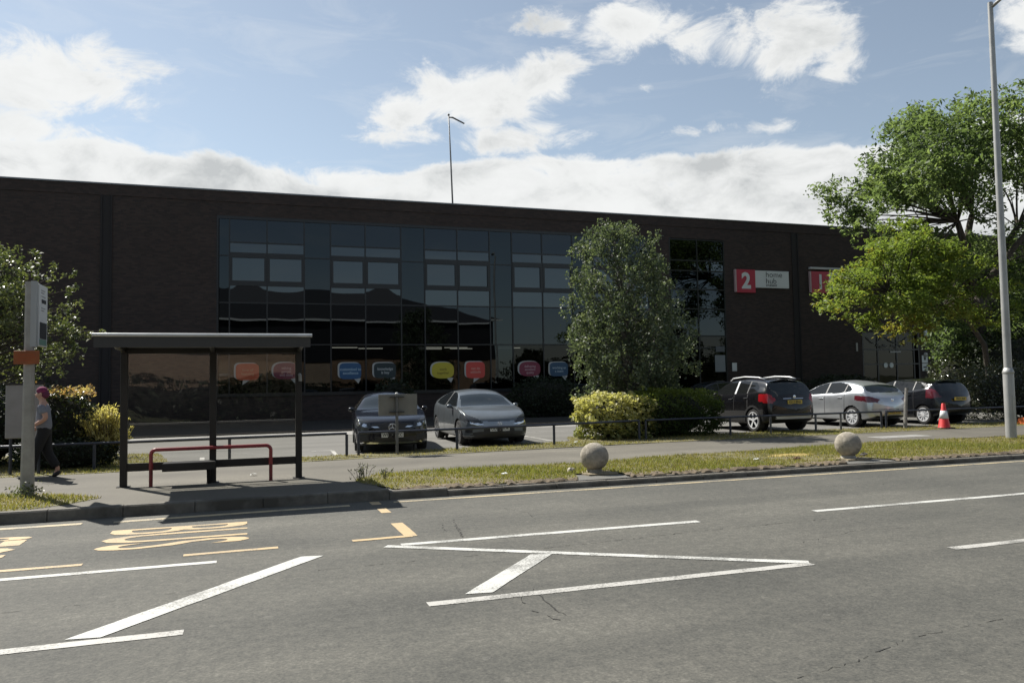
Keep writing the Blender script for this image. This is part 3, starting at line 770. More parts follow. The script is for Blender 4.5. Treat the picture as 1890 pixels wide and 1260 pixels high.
crack([(.6,7.75),(2.2,7.78),(3.4,7.85),(5.2,8.0),(7.2,8.05)], .008, .008, gap=.35)
crack([(3.0,3.9),(3.6,4.0),(4.2,4.22),(5.2,4.3)], .007, .012, gap=.45); crack([(-3,7.2),(-1,7.3),(.6,7.6)], .006, .01, gap=.5); crack([(5.6,7.0),(6.6,7.3),(7.4,7.2)], .006, .012, gap=.5); crack([(9,10.2),(11,10.3),(14,10.3)], .007, .01, gap=.5); crack([(3.4,10.6),(3.6,10.0),(3.5,9.5)], .007, .012, gap=.45)
line('bay_line', (-.93,19.9), (-.88,18.6), .10, M_whiteold, .102+.004)
line('bay_line', (2.1,20.3), (2.05,18.95), .09, M_whiteold, .102+.004); line('bay_line', (1.6,20.35), (2.1,20.35), .09, M_whiteold, .102+.004)
for xb in (8.1,):
    line('bay_line', (xb,23.5), (xb,20.2), .09, M_whiteold, .102+.004)
line('bay_line', (8.2,24.4), (12,24.4), .09, M_whiteold, .102+.004)
for o in road.children:
    if o.name.startswith('bay_line'): o.parent = bpy.data.objects['car_park']

# ------------------------------------------------------------------ the office building
YF, ZR = 36.5, 10.4
def brick(name, c1, c2, mortar, bx=.225, bz=.075):
    m, nt, out = _nt(name); p = nd(nt, 'ShaderNodeBsdfPrincipled'); L(nt, p.outputs[0], out.inputs[0]); p.inputs['Roughness'].default_value = .9
    p.inputs['Specular IOR Level'].default_value = .2
    tc = nd(nt, 'ShaderNodeTexCoord'); sp = nd(nt, 'ShaderNodeSeparateXYZ'); L(nt, tc.outputs['Object'], sp.inputs[0])
    cb = nd(nt, 'ShaderNodeCombineXYZ'); L(nt, mth(nt, 'ADD', sp.outputs[0], sp.outputs[1]), cb.inputs[0]); L(nt, sp.outputs[2], cb.inputs[1])
    b = nd(nt, 'ShaderNodeTexBrick'); L(nt, cb.outputs[0], b.inputs['Vector']); b.inputs['Scale'].default_value = 1.
    b.inputs['Brick Width'].default_value = bx; b.inputs['Row Height'].default_value = bz; b.inputs['Mortar Size'].default_value = .008
    b.inputs['Color1'].default_value = (*c1,1); b.inputs['Color2'].default_value = (*c2,1); b.inputs['Mortar'].default_value = (*mortar,1); b.inputs['Bias'].default_value = -.1
    n = noise(nt, tc.outputs['Object'], .45, 5, .65); n2 = noise(nt, tc.outputs['Object'], 3., 4, .6)
    v = mth(nt, 'ADD', .62, mth(nt, 'ADD', mth(nt, 'MULTIPLY', n.outputs[0], .5), mth(nt, 'MULTIPLY', n2.outputs[0], .28)))
    cbv = nd(nt, 'ShaderNodeCombineXYZ')
    for i in range(3): L(nt, v, cbv.inputs[i])
    L(nt, mix(nt, 1., b.outputs['Color'], cbv.outputs[0], 'MULTIPLY'), p.inputs['Base Color'])
    L(nt, bump(nt, b.outputs['Fac'], -.25, .01), p.inputs['Normal'])
    return m
M_brick = brick('dark_brown_brick', (.060,.043,.038), (.037,.030,.028), (.046,.041,.038))
M_frame = mat('dark_window_frame', (.010,.011,.012), .4)
M_fascia = mat('dark_fascia_metal', (.019,.019,.022), .45, .2, var=(.7,.2))
M_coping = mat('coping_metal', (.16,.16,.165), .35, .6)
M_glassA = glassmat('tinted_glass', (.3,.36,.46), .04, 1.52, (.55,.005), gl=(.80,.90,1.))
M_glassB = glassmat('coated_glass', (.3,.34,.38), .04, 1.74, (.5,.005), gl=(.85,.94,1.))
M_glassC = glassmat('ground_floor_glass', (.45,.5,.5), .30, 1.36, (.7,.004))
M_glassP = glassmat('infill_panel_glass', (.3,.36,.42), .03, 1.50, (.4,.005), gl=(.80,.92,1.))
M_int = mat('dark_interior', (.018,.017,.016), .9, var=(1.2,.5))
M_lampint = emis('strip_light', (1., .93, .8), .55)
bld = thing('office_building', 'long two storey dark brown brick office block with dark tinted glazing', 'building', (10,YF,.1))
GX0, GX1, EX0, EX1 = -1.15, 20.5, 21.35, 24.75
wl = MB()
def seg(x0, x1, z0, z1, yo=0.): wl.box(x0, x1, YF+yo, YF+.5, z0, z1)
seg(-30, GX0, 0, ZR-.5); seg(GX0, GX1, 0, 1.30); seg(GX0, GX1, 9.28, ZR-.5); seg(GX1, EX0, 0, ZR-.5); seg(EX0, EX1, 9.28, ZR-.5); seg(EX1, 33.9, 0, ZR-.5)
seg(33.9, 38.1, 4.3, ZR-.5); seg(38.1, 48, 0, ZR-.5)
wl.box(-30,48,YF+24,YF+24.4,0,ZR-.5); wl.box(-30,-29.6,YF+.5,YF+24,0,ZR-.5); wl.box(47.6,48,YF+.5,YF+24,0,ZR-.5)
wl.build('wall', M_brick, bld)
MB().box(-30.02,48.02,YF-.03,YF+.5,ZR-.5,ZR-.04).build('parapet', M_brick, bld)
MB().box(-30.05,48.05,YF-.07,YF+.3,ZR-.04,ZR+.02).build('coping', M_coping, bld)
MB().box(-30,48,YF+.5,YF+24.2,ZR-.62,ZR-.25).build('roof', M_fascia, bld)
for xs in (-5.5, 29.4):
    m_ = MB(); m_.box(xs-.22,xs-.16,YF-.05,YF,.2,ZR-.5); m_.box(xs+.16,xs+.22,YF-.05,YF,.2,ZR-.5); m_.box(xs-.16,xs+.16,YF-.012,YF,.2,ZR-.5)
    m_.build('movement_joint', mat('joint_sealant',(.020,.017,.017),.85), bld)
# curtain wall
Z = dict(head=9.22, a=8.12, b=7.67, b2=7.44, c=6.42, c2=6.20, d=5.44, e=3.59, s=1.45)
bays = [(-.62,.96,2.57),(3.74,5.32,6.99),(8.12,9.73,11.36),(12.52,14.12,15.76),(16.92,18.5,20.1)]
bandmb = MB(); bandmb.box(GX0,GX1,YF-.02,YF+.1,9.15,9.28); bandmb.box(GX0,GX1,YF-.06,YF+.12,1.30,1.45); bandmb.box(GX0,GX0+.08,YF-.02,YF+.1,1.45,9.15); bandmb.box(GX1-.08,GX1,YF-.02,YF+.1,1.45,9.15)
bandmb.build('curtain_wall_surround', M_frame, bld)
def panes(name, rects, m, par, y=YF+.03, tilt=.0018):
    m_ = MB()
    for x0, x1, z0, z1 in rects:
        t = [random.uniform(-tilt, tilt) for _ in range(2)]; k = 10
        vs = []; fs = []
        bow_ = random.uniform(-.0016,.0016)
        for j in range(k+1):
            for i in range(k+1):
                u, v = i/k, j/k
                vs.append((x0+(x1-x0)*u, y+t[0]*(u-.5)*(x1-x0)+t[1]*(v-.5)*(z1-z0)+bow_*(1-(2*u-1)**2)*(1-(2*v-1)**2), z0+(z1-z0)*v))
        for j in range(k):
            for i in range(k):
                a = j*(k+1)+i; fs.append((a, a+1, a+k+2, a+k+1))
        m_.add(vs, fs)
    return m_.build(name, m, par, smooth=True, keep=True)
def bars(name, xs, zs, par, t=.055, x0=None, x1=None, z0=None, z1=None, y0=YF-.01, y1=YF+.09):
    m_ = MB()
    for x in xs: m_.box(x-t/2, x+t/2, y0, y1, z0, z1)
    for z in zs: m_.box(x0, x1, y0+.006, y1-.006, z-t/2, z+t/2)
    return m_.build(name, M_frame, par)
for (x0, xm, x1) in bays:
    wn = bars('window', (x0, xm, x1), (Z['head'], Z['a'], Z['d'], Z['e']), bld, .06, x0, x1, Z['s'], 9.15)
    m_ = MB()
    for a, b in ((x0, xm), (xm, x1)):
        m_.box(a+.03, b-.03, YF-.03, YF+.08, Z['b2'], Z['b']-.0); m_.box(a+.03, b-.03, YF-.03, YF+.08, Z['c2'], Z['c'])
        m_.box(a+.03, a+.12, YF-.03, YF+.08, Z['c'], Z['b2']); m_.box(b-.12, b-.03, YF-.03, YF+.08, Z['c'], Z['b2'])
    m_.build('opening_sash', M_frame, wn)
    R = [(x0, xm), (xm, x1)]
    panes('pane', [(a, b, Z['a'], 9.15) for a, b in R]+[(a, b, Z['e'], Z['d']) for a, b in R], M_glassA, wn)
    panes('coated_pane', [(a, b, Z['b'], Z['a']) for a, b in R]+[(a+.1, b-.1, Z['c'], Z['b2']) for a, b in R]+[(a, b, Z['d'], Z['c2']) for a, b in R], M_glassB, wn)
    panes('lower_pane', [(a, b, Z['s'], Z['e']) for a, b in R], M_glassC, wn)
edges = [GX0+.08]+[v for b in bays for v in (b[0], b[2])]+[GX1-.08]
for k in range(0, len(edges), 2):
    x0, x1 = edges[k], edges[k+1]
    if x1-x0 < .1: continue
    pn = bars('infill_panel', (), (7.52, 5.44, 3.59), bld, .05, x0+.03, x1-.03, 1.45, 9.15)
    panes('pane', [(x0+.03, x1-.03, a, b) for a, b in ((7.52,9.15),(5.44,7.52),(3.59,5.44),(1.45,3.59))], M_glassP, pn)
# rooms behind the ground-floor glass
rm = MB(); rm.box(GX0,GX1,YF+5.5,YF+5.6,.2,3.7); rm.box(GX0,GX1,YF+.5,YF+5.5,3.62,3.70); rm.box(GX0,GX1,YF+.5,YF+5.5,.15,.25)
rm.box(GX0,GX1,YF+.5,YF+.6,3.7,9.25)
for xw in (3.1, 7.6, 12., 16.4): rm.box(xw-.06,xw+.06,YF+1.4,YF+5.5,.25,3.62)
rm.build('room_lining', M_int, bld)
for xl, yl in ((4.6,2.0),(6.0,3.0),(8.8,2.0),(10.2,2.2),(9.2,3.6),(10.8,3.4),(13.2,2.6),(1.4,2.5),(.2,3.2)):
    MB().box(xl-.6,xl+.6,YF+yl,YF+yl+.08,3.53,3.57).build('strip_light', M_lampint, bld)
# entrance strip of unit 2
en = bars('entrance_glazing', (EX0+.03, 23.05, EX1-.03), (9.22, 8.1, 7.55, 6.55, 5.5, 4.05, 3.4), bld, .07, EX0, EX1, .2, 9.28)
panes('pane', [(a, b, z0, z1) for a, b in ((EX0,23.05),(23.05,EX1)) for z0, z1 in ((8.1,9.22),(6.55,7.55),(4.05,5.5),(5.5,6.55))], M_glassA, en)
panes('coated_pane', [(a, b, 7.55, 8.1) for a, b in ((EX0,23.05),(23.05,EX1))], M_glassB, en)
panes('door_pane', [(a, b, .25, 4.05) for a, b in ((EX0,23.05),(23.05,EX1))], M_glassC, en)
m_ = MB(); m_.box(EX0-1,EX1+3.5,YF+3,YF+3.1,.1,9.3); m_.box(EX1+3.4,EX1+3.5,YF+.5,YF+3,.1,9.3); m_.box(EX0-1,EX1+3.5,YF+.5,YF+3,.02,.12); m_.build('lobby_back', M_int, bld)
# entrance of unit 1
en = bars('entrance_glazing', (33.93, 35.0, 36.4, 37.7, 38.07), (4.27, 3.3, 2.45), bld, .08, 33.9, 38.1, .2, 4.3)
panes('door_pane', [(a, b, .25, 4.27) for a, b in ((33.95,35),(35,36.4),(36.4,37.7))], M_glassC, en)
m_ = MB(); m_.box(33,43,YF+3,YF+3.1,.1,4.4); m_.box(43,43.1,YF+.5,YF+3,.1,4.4); m_.box(33,43,YF+.5,YF+3,.02,.12); m_.box(33,43,YF+.5,YF+3,4.4,4.5); m_.build('lobby_back', M_int, bld)
MB().box(35.9,36.7,YF-.02,YF-.012,3.12,3.2).build('door_strip', M_coping, bld)

# signs and notices on the building -------------------------------------------------
M_signred = mat('sign_red', (.40,.03,.055), .5); M_signwhite = mat('sign_white', (.60,.62,.61), .5); M_signink = mat('sign_ink', (.03,.03,.035), .6)
M_slat = mat('pale_trim', (.45,.45,.44), .5)
def unit_sign(name, label, x0, x1, xr, z0, z1, zl, num):
    t = thing(name, label, 'sign', ((x0+x1)/2, YF-.03, z0), 0, 'unit signs on the brick wall')
    MB().box(x0,xr,YF-.14,YF-.005,z0,z1).build('number_panel', M_signred, t, bevel=.01)
    MB().box(x0-.09,x0-.004,YF-.13,YF-.005,z0+.03,z1-.0).build('edge_trim', mat('edge_trim',(.42,.30,.30),.5), t)
    MB().box(xr+.005,x1,YF-.12,YF-.005,zl,z1-.03).build('name_panel', M_signwhite, t, bevel=.008)
    text('number', num, 1.18, M_signwhite, t, ((x0+xr)/2, YF-.145, (z0+z1)/2-.02), FACE_S, bold=.045 if num == '2' else .025, sx=.98)
    return t
t = unit_sign('unit_sign', 'red and white sign with a big 2 and home hub lettering', 25.42, 28.85, 26.62, 6.43, 7.70, 6.72, '2')
text('name_lettering', 'home\nhub', .44, M_signink, t, (27.3,YF-.125,7.27), FACE_S, bold=-.001, sx=1.1, align='LEFT', line=.82)
text('name_lettering', 'STUDENT', .14, M_signink, t, (27.32,YF-.125,6.85), FACE_S, bold=.004, sx=1.18, align='LEFT')
t = unit_sign('unit_sign', 'red and white sign with a big 1, half hidden by the tree foliage', 30.38, 34.4, 31.6, 6.50, 7.74, 6.78, '1')
text('name_lettering', 'Sta', .34, mat('sign_blue_ink',(.06,.16,.20),.6), t, (31.75,YF-.125,7.38), FACE_S, sx=1., align='LEFT')
tag(MB().box(30.3,34.4,YF-.16,YF-.003,7.86,7.98).build('sign_light', M_slat, bevel=.01), 'pale metal strip lamp fixed above the sign with the 1', 'lamp')
t = thing('wall_notice', 'small white upright notice on the brick beside the unit 2 doors', 'notice', (25.2,YF,2.15))
MB().box(25.03,25.33,YF-.03,YF-.003,2.15,2.6).build('notice_sheet', M_signwhite, t); MB().box(25.0,25.03,YF-.035,YF-.002,2.13,2.62).build('notice_frame', M_frame, t)
tag(MB().box(23.98,24.62,YF-.012,YF-.006,2.12,3.02).build('poster', mat('poster_grey',(.20,.22,.23),.5)), 'large grey poster in the door glass of unit 2', 'poster')
tag(MB().box(24.05,24.6,YF-.012,YF-.006,3.2,3.5).build('poster', mat('poster_dim',(.10,.11,.12),.5)), 'dim landscape poster above the large grey poster in the doors', 'poster')
t = thing('wall_lamp', 'round white bulkhead lamp on the pier beside entrance 1', 'lamp', (38.6,YF,4.0))
MB().ell((38.6,YF-.08,4.22),(.19,.10,.22)).build('lamp_glass', M_signwhite, t, smooth=True); MB().lathe([(.23,-.03),(.23,-.0),(.0,0)],(38.6,YF,4.22),20,'y').build('lamp_back', M_frame, t)
tag(MB().ell((38.55,YF-.05,2.98),(.16,.05,.14)).build('alarm_bell', mat('bell_grey',(.30,.29,.27),.5), smooth=True), 'small round grey alarm bell between the lamp and the notice', 'alarm')
t = thing('wall_notice', 'white two part notice on the pier right of entrance 1', 'notice', (38.5,YF,2.0))
MB().box(38.28,38.72,YF-.02,YF-.003,2.5,2.95).build('notice_sheet', M_signwhite, t); MB().box(38.28,38.72,YF-.02,YF-.003,2.02,2.46).build('notice_sheet', M_signwhite, t)
m_ = MB(); m_.ell((38.5,YF-.022,2.75),(.08,.006,.10)); m_.box(38.36,38.64,YF-.024,YF-.018,2.2,2.28); m_.build('notice_mark', M_signink, t)
for i, (xa, lab) in enumerate(((35.55,'left one of the two round white stickers on the entrance 1 doors'),(35.98,'right one of the two round white stickers on the entrance 1 doors'))):
    tag(MB().lathe([(0,-.004),(.15,-.004),(.15,.004),(0,.004)],(xa,YF-.006,2.38),20,'y').build('door_sticker', M_signwhite), lab, 'sticker', 'stickers on the doors of unit 1')
t = thing('door_number', 'small pale figure 1 on the brick left of entrance 1', 'number', (33.5,YF,3.2))
text('figure', '1', .62, mat('dull_white',(.32,.31,.29),.6), t, (33.5,YF-.012,3.42), FACE_S, bold=.03, ext=.01)
# scrolled script over the doors and the swags below it
m_ = MB(); 
for xa, xb in ((34.2,35.3),(35.6,37.2),(38.9,40.4)):
    m_.tube([(xa+(xb-xa)*k/12, YF-.03, 4.02-.34*(1-(2*k/12-1)**2)) for k in range(13)], .022, 6)
tag(m_.build('bunting_cord', mat('cord_grey',(.12,.12,.11),.7)), 'slack grey festoon cords hanging over entrance 1', 'cord')
t = thing('fascia_lettering', 'pale script lettering across the glass above the entrance 1 doors', 'lettering', (36.2,YF,3.3))
m_ = MB(); m_.tube([(34.9+.05*k, YF-.03, 3.5+.09*math.sin(k*1.9)+.05*math.sin(k*.7)) for k in range(16)], .022, 6); m_.tube([(36.0+.05*k, YF-.03, 3.46+.008*k+.08*math.sin(k*1.7)+.06*math.sin(k*.8)) for k in range(26)], .022, 6); m_.build('script', mat('faint_white',(.17,.17,.16),.6), t)

# speech-bubble signs stuck in the office windows
def bubble(label, x0, x1, z0, z1, shape, col, inkc, lines, tail, backc=(.42,.42,.40)):
    cx, cz, hw, hh = (x0+x1)/2, (z0+z1)/2+.05, (x1-x0)/2, (z1-z0)/2-.05
    t = thing('window_sign', label, 'sign', (cx, YF-.02, z0), 0, 'speech bubble signs along the office windows')
    def outline(dx, dz, s, exp):
        pts = []
        for k in range(40):
            a = 2*math.pi*k/40; c, s_ = math.cos(a), math.sin(a)
            pts.append((cx+dx+hw*s*math.copysign(abs(c)**exp, c), cz+dz+hh*s*math.copysign(abs(s_)**exp, s_)*(1.12 if shape == 'dome' and s_ > 0 else 1.)))
        return pts
    ex = .42 if shape == 'box' else .70
    mb_ = MB(); mb_.prism(outline(-.045,.035,.97,ex), YF-.024, YF-.019, 'xz')
    mb_.prism([(cx+tail*.55, cz-hh*.86),(cx+tail*.55+.34, cz-hh*.86),(cx+tail*.55+.10+.12*math.copysign(1,tail), cz-hh-.19)], YF-.0265, YF-.0242, 'xz')
    mb_.build('backing', mat('bubble_backing', backc, .5), t)
    MB().prism(outline(.02,0,.95,ex), YF-.032, YF-.027, 'xz').build('panel', mat('bubble_panel', col, .45), t)
    text('lettering', '\n'.join(lines), .17 if len(lines) < 3 else .155, mat('bubble_ink', inkc, .5), t, (cx+.03, YF-.034, cz-.01), FACE_S, bold=.004, sx=.98, ext=.001)
W_ = (.5,.5,.48)
bubble('orange red speech bubble sign seen through the shelter glass, leftmost of the row', -.40, .62, 1.91, 2.78, 'box', (.52,.085,.03), (.55,.22,.12), ['love of','learning'], -.3)
bubble('maroon speech bubble sign half behind the right post of the bus shelter', 1.17, 2.33, 1.93, 2.76, 'dome', (.17,.02,.05), (.42,.26,.28), ['valuing','people','and ideas'], .35)
bubble('bright blue speech bubble sign left of the dark teal one above the black saloon', 4.06, 5.10, 1.89, 2.77, 'box', (.02,.085,.20), (.30,.42,.50), ['customised to','excellence'], .3)
bubble('dark teal speech bubble sign reading knowledge is key', 5.63, 6.71, 1.91, 2.76, 'box', (.012,.028,.034), (.40,.42,.42), ['knowledge','is key'], .3)
bubble('yellow speech bubble sign, the only yellow one in the window row', 8.36, 9.50, 1.86, 2.72, 'dome', (.48,.40,.03), (.20,.16,.01), ['work','together'], .35)
bubble('coral red speech bubble sign right of the yellow one', 10.04, 11.04, 1.85, 2.78, 'box', (.56,.06,.045), (.62,.30,.24), ['can do','attitude'], -.12)
bubble('maroon speech bubble sign above the dark bush beside the dark blue one', 12.75, 13.92, 1.91, 2.73, 'dome', (.19,.022,.05), (.42,.26,.28), ['delivering','excellent','quality'], .3)
bubble('dark blue speech bubble sign at the right end of the row near the birch', 14.37, 15.40, 1.89, 2.72, 'box', (.02,.065,.13), (.30,.38,.42), ['working as','a team'], .25)
t = thing('window_banner', 'pale grey banner in the window behind the birch', 'banner', (17.7,YF,1.7))
MB().box(16.98,18.48,YF-.03,YF-.018,1.72,2.12).build('banner_sheet', mat('banner_grey',(.24,.24,.23),.6), t)
m_ = MB(); m_.tube([(17.1+.11*k, YF-.034, 1.86+.05*math.sin(k*1.3)) for k in range(12)], .022, 6); m_.build('script', M_signwhite, t)

# mast on the roof
t = thing('roof_mast', 'thin grey mast on the roof with a short drooping arm', 'mast', (9.95,38.0,ZR-.3))
MB().tube([(9.95,38,ZR-.3),(9.86,38,13),(9.78,38,15.28)], [.045,.04,.03], 8).build('pole', mat('mast_grey',(.20,.20,.20),.6), t, smooth=True)
MB().tube([(9.78,38,15.17),(9.98,38.0,15.18),(10.6,38,14.92)], [.03,.045,.04], 8).build('arm', M_chrome if False else mat('arm_grey',(.16,.16,.16),.5), t, smooth=True)
MB().ell((9.78,38,15.3),(.06,.06,.06),10,8).build('cap', mat('cap_grey',(.12,.12,.12),.5), t, smooth=True)

# ------------------------------------------------------------------ across the road, seen only mirrored in the glass
M_tan = brick('tan_brick', (.36,.25,.17), (.28,.19,.13), (.30,.27,.23))
ob = thing('opposite_building', 'tan brick building with a dark hipped roof mirrored in the dark glazing', 'building', (6,-25,0))
MB().box(-24,31,-45,-25.6,0,4.7).build('lower_wall', M_tan, ob); MB().box(-24,31,-45,-25.5,4.7,9.7).build('upper_wall', M_fascia, ob)
m_ = MB(); rp = [(-25.5,-25,9.85),(32.3,-25,9.85),(32.3,-46,9.85),(-25.5,-46,9.85),(-18,-35,14.6),(18,-33,14.0)]
m_.add(rp, [(0,1,5,4),(1,2,5),(2,3,4,5),(3,0,4),(0,3,2,1)]); m_.build('roof', mat('slate',(.03,.03,.033),.7), ob)
MB().box(-25.6,32.4,-25.08,-24.9,9.62,9.86).build('gutter', mat('white_gutter',(.6,.6,.58),.5), ob)

# ------------------------------------------------------------------ bus shelter
M_dark = mat('dark_brown_metal', (.022,.020,.018), .45, .3, var=(3,.25))
M_alu = mat('brushed_aluminium', (.50,.51,.50), .38, .6, var=(4,.12))
M_rooftop = mat('shelter_roof_sheet', (.30,.31,.30), .6, var=(2,.25))
M_soffit = mat('shelter_soffit', (.055,.053,.050), .6)
M_poly = glassmat('shelter_glazing', (.9,.9,.88), .82, 1.64, (.6,.021), .02)
M_red = mat('red_rail_paint', (.24,.018,.022), .35, coat=.4, var=(4,.15))
sh = thing('bus_shelter', 'dark framed glazed bus shelter with flat roof and small perch seat', 'bus shelter', (-.5,14.56,.12))
YS = 14.56
for xp in (-1.90, -.51, .92):
    pm = MB().box(xp-.055,xp+.055,YS-.05,YS+.05,.10,2.40).build('post', M_dark, sh, bevel=.008)
    MB().box(xp-.10,xp+.10,YS-.09,YS+.09,.116,.128).build('foot_plate', M_dark, pm)
def roof_z(y): t = (y-13.15)/(15.35-13.15); return 2.50+.16*math.sin(math.pi*min(1, t*1.05))*.8-.05*t
ys_ = np.linspace(13.17, 15.35, 14)
m_ = MB()
for (za, zb) in ((.025, .06),):
    prof = [(y, roof_z(y)+.03) for y in ys_]+[(y, roof_z(y)-.01) for y in ys_[::-1]]
    m_.prism(prof, -2.14, 1.02, 'yz')
m_.build('roof', M_rooftop, sh)
MB().prism([(y, roof_z(y)-.012) for y in ys_]+[(y, roof_z(y)-.022) for y in ys_[::-1]], -2.12, 1.00, 'yz').build('soffit', M_soffit, sh)
MB().tube([(-2.16,13.14,2.56),(1.045,13.14,2.56)], .030, 10).build('front_edge_trim', M_alu, sh, smooth=True, auto=40)
MB().box(-2.14,1.02,13.15,13.20,2.375,2.54).build('fascia', mat('fascia_grey',(.040,.039,.036),.6), sh)
MB().box(-1.95,.97,YS-.04,YS+.04,2.33,2.43).build('head_beam', M_dark, sh)
for xp in (-1.90, -.51, .92):
    MB().prism([(13.2,2.44),(YS,2.34),(15.3,2.42),(15.3,2.47),(13.2,2.50)], xp-.03, xp+.03, 'yz').build('roof_arm', M_dark, sh)
for x0, x1 in ((-1.845,-.565),(-.455,.865)):
    p = MB()
    k = 24; vs = []; fs = []
    for j in range(k+1):
        for i in range(k+1):
            u, v = i/k, j/k; vs.append((x0+(x1-x0)*u, YS+.002*math.sin(u*3.14)*math.sin(v*3.14), 1.16+(2.33-1.16)*v))
    for j in range(k):
        for i in range(k): a = j*(k+1)+i; fs.append((a,a+1,a+k+2,a+k+1))
    p.add(vs, fs); p.build('glass_panel', M_poly, sh, smooth=True, keep=True)
    MB().add([(x0,YS,.50),(x1,YS,.50),(x1,YS,1.13),(x0,YS,1.13)],[(0,1,2,3)]).build('lower_glass_panel', glassmat('lower_glazing',(.95,.95,.93),.9,1.45,(.5,.01)), sh, keep=True)
    MB().box(x0,x1,YS-.018,YS+.018,1.13,1.16).build('glazing_bar', mat('glazing_bar_metal',(.10,.095,.085),.5), sh)
    MB().box(x0,x1,YS-.03,YS+.03,.37,.50).build('bottom_rail', M_dark, sh)
st = MB().box(-1.28,-.46,YS-.36,YS-.06,.455,.50).build('perch_seat', M_dark, sh, bevel=.01)
MB().box(-1.28,-.46,YS-.37,YS-.345,.37,.50).build('seat_front', M_dark, st)
MB().prism([(YS-.30,.44),(YS-.20,.44),(YS-.05,.20),(YS-.05,.12),(YS-.12,.12)], -.60, -.54, 'yz').build('seat_bracket', M_dark, sh)
MB().tube([(.93,YS-.06,1.95),(.94,YS-.09,1.93),(.945,YS-.08,1.83)], .03, 8).build('timetable_clip', mat('clip_grey',(.25,.25,.24),.6), sh)
pr = thing('perch_rail', 'red painted tubular leaning rail in front of the shelter glass', 'rail', (-.55,14.42,.12))
yr = 14.42
def rounded(x0, x1, z0, z1, r, y):
    pts = [(x0,y,z0),(x0,y,z1-r)]+[(x0+r-r*math.cos(a),y,z1-r+r*math.sin(a)) for a in np.linspace(.2,1.57,6)]
    return pts+[(x1-r+r*math.sin(a),y,z1-r+r*math.cos(a)) for a in np.linspace(0,1.4,6)]+[(x1,y,z1-r),(x1,y,z0)]
MB().tube(rounded(-1.47,.44,.40,.72,.08,yr), .031, 12).build('top_rail', M_red, pr, smooth=True, auto=50)
for xp in (-1.47,.44):
    MB().tube([(xp,yr,.10),(xp,yr,.40)], .0305, 12).build('leg', mat('leg_dull_red',(.16,.02,.02),.5,var=(8,.4)), pr, smooth=True, auto=50)

# ------------------------------------------------------------------ bus stop pole with flag
M_post = mat('weathered_grey_post', (.30,.285,.255), .7, var=(5,.2), bmp=(30,.15))
M_flagw = mat('flag_white', (.52,.53,.53), .45); M_flagb = mat('flag_black', (.02,.022,.025), .5); M_flagg = mat('flag_green', (.12,.22,.18), .5)
bs = thing('bus_stop_pole', 'weathered grey bus stop pole with a tall white flag sign and orange plate', 'bus stop', (-3.17,14.0,.12))
MB().prism([(-.10,-.08),(.10,-.08),(.10,.08),(-.10,.08)],0,0) if False else None
pm = MB(); vs = []
for z, hw in ((.08,.094),(1.2,.080),(2.4,.068),(3.44,.064)):
    vs += [(-3.17+hw*a, 14.0+hw*.7*b, z) for a, b in ((-1,-.6),(-.6,-1),(.6,-1),(1,-.6),(1,.6),(.6,1),(-.6,1),(-1,.6))]
fs = [tuple(range(7,-1,-1)), tuple(range(24,32))]+[(8*i+j, 8*i+(j+1)%8, 8*i+8+(j+1)%8, 8*i+8+j) for i in range(3) for j in range(8)]
pm.add(vs, fs).build('pole', M_post, bs)
MB().box(-3.15,-3.07,13.945,14.06,2.42,3.45).build('flag_bracket', mat('bracket_grey',(.34,.35,.35),.5,.3), bs)
fl = MB().box(-3.10,-3.055,14.06,14.60,2.44,3.42).build('flag', M_flagw, bs, bevel=.006)
MB().box(-3.054,-3.050,14.10,14.54,2.56,2.82).build('black_panel', M_flagb, fl); MB().box(-3.054,-3.050,14.20,14.48,3.13,3.19).build('route_panel', M_flagb, fl)
MB().box(-3.054,-3.050,14.08,14.54,2.46,2.55).build('green_panel', M_flagg, fl)
m_ = MB()
for z, a, b in ((3.33,14.16,14.42),(3.29,14.16,14.36),(3.235,14.16,14.44),(3.05,14.18,14.44),(3.01,14.18,14.36)): m_.box(-3.0545,-3.0505,a,b,z-.006,z+.006)
m_.build('small_print', mat('print_grey',(.18,.19,.2),.6), fl)
op = MB().box(-3.36,-3.01,13.90,13.915,2.15,2.36).build('notice_plate', mat('orange_plate',(.26,.07,.014),.5,var=(6,.2)), bs, bevel=.004)
m_ = MB()
for z, a, b in ((2.30,-3.30,-3.08),(2.255,-3.29,-3.06),(2.21,-3.30,-3.12)): m_.box(a,b,13.8965,13.899,z-.008,z+.008)
m_.build('faded_print', mat('faded_print',(.30,.06,.01),.6), op)

# ------------------------------------------------------------------ lamp post
M_lampc = mat('galvanised_grey', (.34,.34,.33), .5, .3, var=(2.5,.15))
lp = thing('street_lamp', 'tall tapering grey steel street lamp rising from the pavement edge', 'street lamp', (18.35,14.95,.12))
lx, ly = 18.50, 14.95
MB().lathe([(.125,-.1),(.125,1.62),(.118,1.66)], (lx,ly,.12), 20).build('base_section', M_lampc, lp, smooth=True, auto=40)
MB().lathe([(.128,0),(.135,.02),(.128,.06),(.09,.16)], (lx,ly,1.76), 20).build('collar', M_lampc, lp, smooth=True)
MB().lathe([(.094,1.78),(.085,5),(.070,9),(.062,11.35),(.0,11.37)], (lx,ly,.12), 20).build('column', M_lampc, lp, smooth=True, auto=50)
MB().tube([(lx,ly,11.32),(lx+.1,ly-.35,11.52),(lx+.25,ly-1.1,11.85),(lx+.32,ly-1.6,11.98)], [.045,.04,.036,.036], 10).build('bracket_arm', M_lampc, lp, smooth=True)
lh = MB().ell((lx+.40,ly-2.0,12.02),(.13,.42,.09),16,10).build('lantern', M_lampc, lp, smooth=True)
MB().ell((lx+.40,ly-2.02,11.98),(.10,.32,.08),14,8).build('lantern_bowl', M_carglass, lh, smooth=True)
